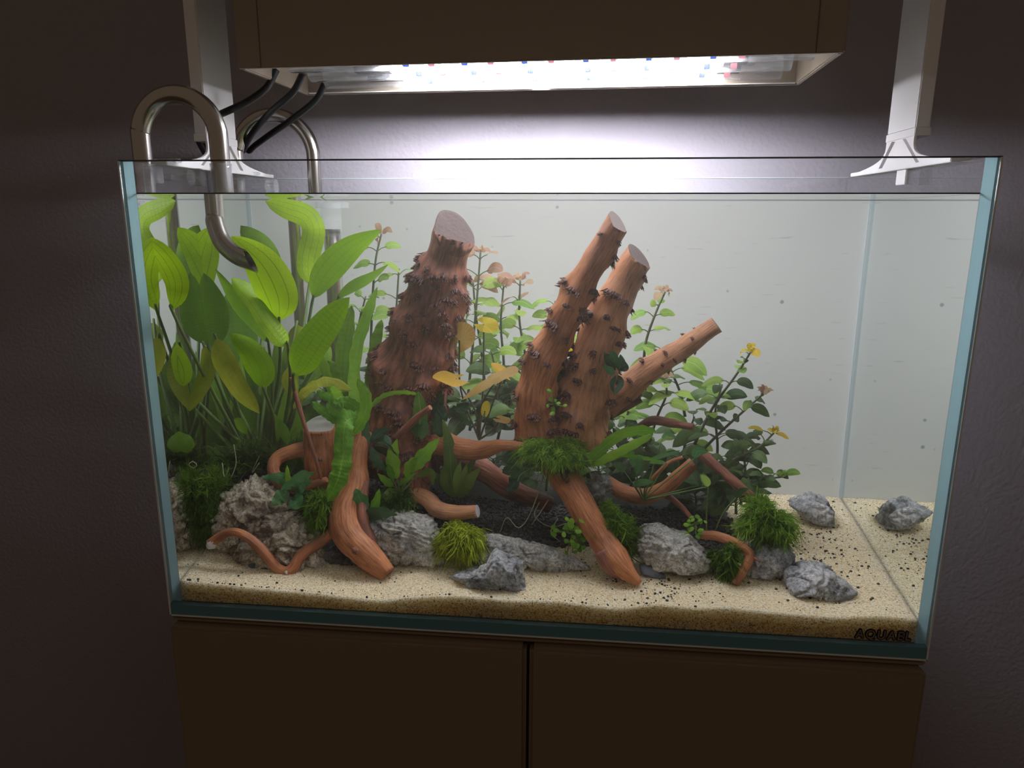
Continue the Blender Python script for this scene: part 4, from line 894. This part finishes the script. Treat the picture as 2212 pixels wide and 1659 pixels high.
# ---- single thin stalks with a round leaf, right
for k, (P, lf, lab) in enumerate((([(1526, 1150, .10), (1527, 1090, .10), (1530, 1050, .10)], None, 'single thin green stalk standing above the cream stone'),
                                 ([(1545, 1145, .11), (1565, 1105, .11), (1590, 1075, .11)], 1, 'slanting thin stalk with one leaf left of the large moss tuft'))):
    t = thing('plantlet', lab, 'plant', U(*P[0])); stalk(t, [U(*p) for p in P], .0009, .0007, 'stem', 'stalk', 14, 6)
    if lf: leaf(t, [U(1590, 1078, .11), U(1600, 1062, .105), U(1618, 1055, .10)], UR(1600, 1062, .105, 9), 'stemleafshade', shape='ovate')
    else: leaf(t, [U(1530, 1052, .10), U(1526, 1038, .095), U(1514, 1026, .09)], UR(1526, 1038, .095, 10), 'stemleaf', shape='ovate')
# ---- aerial roots over the soil
RT = [([(1165, 1085, .13), (1155, 1115, .12), (1190, 1138, .11), (1225, 1130, .10)]), ([(1175, 1030, .12), (1145, 1110, .11), (1120, 1140, .10), (1095, 1118, .10), (1080, 1150, .10)]),
      ([(1185, 1080, .12), (1165, 1110, .11), (1148, 1134, .10)]), ([(1205, 1120, .11), (1190, 1150, .10), (1210, 1170, .095)]), ([(1150, 1010, .11), (1125, 1025, .10), (1118, 1040, .10)]),
      ([(1165, 1010, .11), (1172, 1030, .10), (1168, 1045, .10)])]
for P in RT: pass
t = thing('root_strands', 'pale thin roots dangling over the black soil in the centre', 'roots', U(1170, 1010, .12))
for P in RT: stalk(t, [U(*p) for p in P], .0007, .0004, 'root', 'root_strand', 18, 5)
t = thing('root_strands', 'wiry pale roots hanging at the foot of the sword plant', 'roots', U(520, 1000, .12))
for P in ([(405, 990, .08), (425, 1005, .08), (400, 1020, .08)], [(480, 1000, .09), (485, 1030, .085), (495, 1010, .08)], [(560, 1000, .1), (545, 1020, .1), (560, 985, .09)], [(505, 960, .1), (510, 1000, .095), (500, 1030, .09)]):
    stalk(t, [U(*p) for p in P], .0007, .0004, 'root', 'root_strand', 12, 5)

# ================================================================== MOSS
def moss(label, cpx, rx, ry, rd, n, mat, L=.02, up=.3, droop=.5, seed=0, lo=-1, wd=.0011, hang=0, slant=0):
    rnd = random.Random(seed + 333); c = U(*cpx); sx, sz = UR(*cpx, rx), UR(*cpx, ry); v, f = [], []
    sub = [V((rnd.uniform(-.62, .62), rnd.uniform(-.6, .6), rnd.uniform(-.55, .6))) for _ in range(9)]
    for k in range(n):
        while True:
            a = V((rnd.uniform(-1, 1), rnd.uniform(-1, 1), rnd.uniform(lo, 1)))
            if a.length < 1: break
        sb = sub[k % 9]; a = sb + a * rnd.uniform(.25, .5); p = c + V((a.x * sx, a.y * rd, a.z * sz + slant * a.x * sx))
        d = V((a.x + rnd.gauss(0, .5), a.y + rnd.gauss(0, .5) - .15, a.z * .7 + up + rnd.gauss(0, .4))).normalized()
        if hang: d = (d * (1 - hang) + V((0, 0, -hang))).normalized()
        l = L * (rnd.uniform(.4, 1.1) if rnd.random() < .88 else rnd.uniform(1.1, 1.9)); g = V((0, 0, -1)); w = wd * rnd.uniform(.6, 1.3)
        side = d.cross(V((rnd.gauss(0, 1), rnd.gauss(0, 1), rnd.gauss(0, 1)))).normalized(); b = len(v)
        for s in range(4):
            t = s / 3; q = p + d * l * t + g * (droop * l * t * t) + side * (.22 * l * math.sin(t * 3 + k)); ww = w * (1 - .75 * t)
            v.append(q + side * ww); v.append(q - side * ww)
        f += [(b, b + 1, b + 3, b + 2), (b + 2, b + 3, b + 5, b + 4), (b + 4, b + 5, b + 7, b + 6)]
    v = [V((min(max(q.x, .0115), .7885), min(max(q.y, .0095), .34), max(q.z, .02))) for q in v]
    o = link('moss_tuft', mesh('moss_tuft', v, f, False), mat); return tag(o, label, 'moss')
moss('tall dark green moss column against the left glass', (452, 1118, .10), 20, 82, .014, 4200, 'mossdk', .012, .1, .7, 1, wd=.0009)
moss('thin green moss wisps rising above the left moss column', (470, 1045, .11), 22, 26, .015, 500, 'moss', .022, .7, .2, 2, wd=.0007)
moss('yellow-green moss patch left of the orange front root', (700, 1110, .085), 28, 48, .02, 3600, 'moss', .014, .2, .6, 3, wd=.0008)
moss('bright yellow-green moss tuft below the grey-tipped root', (992, 1158, .078), 42, 34, .02, 4600, 'mossy', .016, .1, .7, 4, wd=.0008)
moss('wide green moss cushion at the foot of the forked branches', (1195, 970, .115), 68, 28, .03, 6500, 'moss', .015, .3, .6, 5, wd=.0008)
moss('green moss strip running down the right side of the long front root', (1338, 1155, .09), 30, 58, .02, 4600, 'moss', .015, .2, .5, 6, wd=.0008, slant=-1.2)
moss('largest feathery green moss tuft at the right', (1655, 1122, .125), 55, 46, .035, 7600, 'moss', .017, .35, .5, 7, wd=.0008)
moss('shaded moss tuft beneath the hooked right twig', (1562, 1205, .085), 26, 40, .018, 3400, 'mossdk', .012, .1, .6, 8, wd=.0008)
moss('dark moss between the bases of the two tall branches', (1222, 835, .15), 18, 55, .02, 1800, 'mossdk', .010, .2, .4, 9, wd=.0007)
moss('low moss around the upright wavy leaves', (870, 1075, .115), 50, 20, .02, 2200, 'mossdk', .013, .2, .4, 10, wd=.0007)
moss('sparse grassy moss on the soil below the sword plant', (560, 985, .16), 110, 30, .03, 1500, 'mossdk', .026, .8, .2, 11, wd=.0009)

# floating leaf scrap at the surface
t = leaf(None, [A(657, 428, .2) * 0 + U(657, 432, .16), U(685, 423, .16), U(708, 436, .16)], .0022, 'crypt', 'leaf_scrap', shape='lance', roll=1.0)
tag(t, 'curled dead leaf scrap floating at the surface near the back pipe', 'leaf')

# ================================================================== STEEL PIPES
py_ = .08; px_ = .062; PR = .0098
p1 = thing('outflow_pipe', 'large hooked stainless steel outflow pipe over the front left corner', 'pipe', (-.022, py_, .2))
def hoop(x0, x1, y, zt, zleg, n=16):
    r = (x1 - x0) / 2; return [V((x0 + r - r * math.cos(math.pi * k / n), y, zt + r * math.sin(math.pi * k / n) * 1.0)) for k in range(n + 1)]
ho = hoop(-.024, px_, py_, .5085, 0)
P = [V((-.024, py_, .18)), V((-.024, py_, .33)), V((-.024, py_, .45))] + ho + [V((px_, py_, .47)), V((px_, py_, .43)), U(465, 482, .076), U(480, 522, .070), U(508, 549, .064), U(542, 564, .058), U(585, 578, .050)]
v, f, uv, mi, *_ = tube(P, [PR] * 2, 150, 28, closed=False)
bm = bmesh.new(); bv = [bm.verts.new(q) for q in v]
for q in f: bm.faces.new([bv[i] for i in q])
ca, cb = U(510, 512, .062), U(550, 575, .060); nn = (cb - ca).cross(V((0, 1, 0))).normalized()
if nn.x < 0: nn = -nn
low = [q for q in bm.verts if q.co.x > .03 and q.co.z < .41]; ls = set(low)
geo = low + [e for e in bm.edges if e.verts[0] in ls and e.verts[1] in ls] + [c for c in bm.faces if all(q in ls for q in c.verts)]
bmesh.ops.bisect_plane(bm, geom=geo, plane_co=ca, plane_no=nn, clear_outer=True)
me = bpy.data.meshes.new('tube'); bm.to_mesh(me); bm.free(); me.polygons.foreach_set('use_smooth', [True] * len(me.polygons))
link('tube', me, 'steel', p1)
mktube('clear_sleeve', [V((px_, py_, .482)), V((px_, py_, .4525))], [PR * 1.12] * 2, 'acrylic', p1, n=6, m=24)
p2 = thing('intake_pipe', 'thinner hooked steel intake pipe at the back left of the tank', 'pipe', (-.02, .28, .2))
y2 = .28; xb = .083
P = [V((-.012 - .008, y2, .18)), V((-.02, y2, .35)), V((-.02, y2, .48))]
x0 = A(553, 340, y2).x; xr = A(677, 340, y2).x; zt = A(615, 318, y2).z - .002
# the outer leg stands outside the left pane, the inner one dips into the water
ho = hoop(-.016, xr, y2, zt - .010, 0)
P = [V((-.016, y2, .18)), V((-.016, y2, .35))] + ho + [V((xr, y2, .46)), V((xr, y2, .35)), V((xr, y2, .2)), V((xr, y2, .12))]
v, f, *_ = tube(P, [.0088, .0088], 110, 24, closed=True); link('tube', mesh('tube', v, f), 'steel', p2)
p3 = thing('surface_skimmer', 'clear plastic skimmer cup on a steel tube behind the sword leaves', 'skimmer', U(718, 700, .27))
sx_ = U(718, 520, .27).x; z0 = U(718, 495, .27).z; z1 = U(718, 432, .27).z
mktube('steel_tube', [V((sx_, .27, z0)), V((sx_, .27, .14))], [.0105] * 2, 'steel', p3, n=4, m=24)
mktube('clear_cup', [V((sx_, .27, z0 - .003)), V((sx_, .27, z1 - .004))], [.0125] * 2, 'acrylic', p3, n=4, m=24)
mktube('cup_rim', [V((sx_ + .002, .27, z1 - .010)), V((sx_ + .002, .27, z1 - .002))], [.0205, .0205], 'acrylic', p3, n=3, m=24)
mktube('cup_rim', [V((sx_ + .002, .27, z1 + .001)), V((sx_ + .002, .27, z1 + .003))], [.019, .015], 'acrylic', p3, n=3, m=24)
# clear screw clips holding the pipes
for (yc, lab, zc, gg) in ((py_ - .008, 'clear plastic screw clip on the glass beside the large pipe', .468, 0), (.26, 'clear plastic screw clip on the glass beside the back pipe', .466, 1)):
    c = thing('pipe_clip', lab, 'clip', (.012, yc, zc))
    box('clamp', (-.006, yc - .006, zc - .006), (-.0015, yc + .006, zc + .016), 'acrylic', c, .0008)
    box('bridge', (-.006, yc - .004, zc + .0145), (.022, yc + .004, zc + .0185), 'acrylic', c, .0008)
    mktube('screw', [V((.012, yc, zc)), V((.034, yc, zc))], [.0035, .0035], 'acrylic', c, n=4, m=12)
    v, f, *_ = tube([V((.032, yc, zc)), V((.044, yc, zc))], [.0085, .0085], 2, 28)
    v = [V((q.x, yc + (q.y - yc) * (1.08 if i % 2 else .94), zc + (q.z - zc) * (1.08 if i % 2 else .94))) for i, q in enumerate(v)]
    link('knurled_knob', mesh('knurled_knob', v, f, False), 'acrylic', c)

# ================================================================== LIGHT HOOD
HC = V((.386, .178, 0)); HR = Matrix.Translation(HC) @ Matrix.Rotation(-.040, 4, 'Z')
HL, HW, HZ, HT = .3045, .088, .580, .80
hood = thing('light_hood', 'long white rectangular light hood hanging above the tank', 'lamp', (HC.x, HC.y, HZ))
box('front_panel', (-HL + .0, -HW, HZ), (HL, -HW + .006, HT), 'hood', hood, .0012, HR)
box('back_panel', (-HL, HW - .006, HZ), (HL, HW, HT), 'hood', hood, .0012, HR)
box('side_panel', (-HL, -HW + .0062, HZ), (-HL + .006, HW - .0062, HT), 'hood', hood, .0012, HR)
box('side_panel', (HL - .006, -HW + .0062, HZ), (HL, HW - .0062, HT), 'hood', hood, .0012, HR)
box('top_panel', (-HL + .007, -HW + .007, HT - .006), (HL - .007, HW - .007, HT - .001), 'hood', hood, 0, HR)
box('inner_reflector', (-HL + .0065, -HW + .0065, HZ + .036), (HL - .0065, HW - .0065, HZ + .039), 'ledwhite', hood, 0, HR)
for x0 in (-HL + .0061, HL - .0461):
    v, f = boxdata((x0, -HW + .0061, HZ + .0005), (x0 + .040, -HW + .012, HZ + .036)); 
box('end_line', (-HL + .026, -HW - .0004, HZ), (-HL + .027, -HW + .0, HT), 'cabdark', hood, 0, HR)
box('end_line', (HL - .027, -HW - .0004, HZ), (HL - .026, -HW + .0, HT), 'cabdark', hood, 0, HR)
for sgn in (-1, 1):
    for (ya, yb) in ((-HW + .006, -HW + .0095), (HW - .0095, HW - .006)):
        box('inner_lip', (-HL + .007 if sgn < 0 else .01, ya, HZ + .0008), (-.01 if sgn < 0 else HL - .007, yb, HZ + .002), 'white', hood, 0, HR)
for k, ly_ in enumerate((-.050, .004, .052)):
    z = HZ + .0135
    xa, xb_ = (-.262, .275) if k else (-.262, .285)
    tb = mktube('led_tube', [HR @ V((xa, ly_, z)), HR @ V((xb_, ly_, z))], [.0125] * 2, 'acrylic', hood, n=4, m=20)
    base = boxdata((xa + .03, ly_ - .009, z + .004), (xb_ - .03, ly_ + .009, z + .006))
    def sub(name, lo, hi, mat, **kw): return box(name, lo, hi, mat, tb, 0, HR, **kw)
    sub('circuit_strip', (xa + .03, ly_ - .009, z + .0045), (xb_ - .03, ly_ + .009, z + .0065), 'ledwhite')
    sub('driver', (xa + .055, ly_ - .008, z - .004), (xa + .10, ly_ + .008, z + .004), 'black'); sub('driver', (xb_ - .075, ly_ - .008, z - .004), (xb_ - .045, ly_ + .008, z + .004), 'black')
    sub('light_strip', (-.165, ly_ - .0055, z - .004), (.205, ly_ + .0055, z + .0042), 'led')
    for j in range(6):
        x = -.135 + j * .064
        sub('blue_diode', (x, ly_ - .0055, z - .0090), (x + .006, ly_ + .0015, z - .0042), 'ledblue')
        sub('red_diode', (x + .028, ly_ - .0055, z - .0090), (x + .034, ly_ + .0015, z - .0042), 'ledred')
# support arms
for sgn, lab in ((-1, 'white upright hood support arm on the left glass wall'), (1, 'white upright hood support arm on the right glass wall')):
    X = 0 if sgn < 0 else TW; s = -sgn      # s points into the tank
    yc = .188; arm = thing('support_arm', lab, 'bracket', (X, yc, TH))
    xin = X + s * .012; xout = X - s * .003; lo, hi = min(xin, xout), max(xin, xout)
    v, f = boxdata((lo, yc - .036, .520), (hi, yc + .036, .95), .001)
    me = mesh('post', v, f, False); link('post', me, 'hood' if False else 'white', arm)
    box('post_collar', (lo - .0006, yc - .0375, .512), (hi + .0006, yc + .0375, .5205), 'white', arm, .0006)
    # spreading foot: two webbed side plates, curved outline
    n = 12; out = []
    for k in range(n + 1):
        t = k / n; out.append((yc - .036 - .092 * t ** 2.6, .512 - (.512 - TH - .004) * t ** .62))
    back = [(2 * yc - a, b) for a, b in reversed(out)]
    prof = out + back[0:]
    for xx, nm in ((xin - s * .0, 'foot_web'),):
        x0, x1 = xx, xx - s * .0025; v = [(x0, a, b) for a, b in prof] + [(x1, a, b) for a, b in prof]; K = len(prof)
        # outer edge strip
        f = [tuple(range(K)) if s < 0 else tuple(range(K))[::-1], tuple(range(K, 2 * K))[::-1] if s < 0 else tuple(range(K, 2 * K))]
        f += [(i, (i + 1) % K, K + (i + 1) % K, K + i) for i in range(K)]
        link(nm, mesh(nm, v, f, False), 'white', arm)
    box('foot_flange', (min(X - s * .002, xin + s * .004), yc - .131, TH), (max(X - s * .002, xin + s * .004), yc + .131, TH + .0045), 'white', arm, .0006)
    box('foot_clip', (min(X + s * (G + .0008), X + s * (G + .0035)), yc - .030, TH - .016), (max(X + s * (G + .0008), X + s * (G + .0035)), yc - .006, TH), 'white', arm, .0006)
    for yy in (-.030, .022):
        v, f = boxdata((0, 0, 0), (.0035, .005, 1)); a0 = V((xin, yc + yy * .55, .511)); a1 = V((xin, yc + yy * 1.9, TH + .004))
        v = [(a0.x + (q[0] * (1 if s > 0 else -1)), (a0.y if q[2] else a1.y) + q[1], a0.z if q[2] else a1.z) for q in v]
        link('foot_rib', mesh('foot_rib', v, f, False), 'white', arm)
# cables
CB = [([(597, 150, .175), (575, 190, .17), (530, 222, .165), (478, 246, .16), (440, 265, .20), (429, 300, .25), (442, 330, .30), (450, 352, .365)], 'black cable looping from the hood behind the left arm'),
      ([(655, 157, .195), (632, 200, .20), (585, 242, .22), (545, 288, .26), (525, 325, .31), (515, 352, .365)], 'middle black cable from the hood to the back glass'),
      ([(702, 180, .245), (680, 218, .25), (625, 262, .27), (570, 300, .30), (540, 325, .33), (520, 360, .368)], 'lowest black cable crossing in front of the back pipe')]
for P, lab in CB:
    Q = [A(*p) for p in P]; Q.append(V((Q[-1].x - .005, .372, .2)))
    v, f, *_ = tube(Q, [.0040, .0040], 60, 12); o = link('power_cable', mesh('power_cable', v, f), 'black'); tag(o, lab, 'cable')
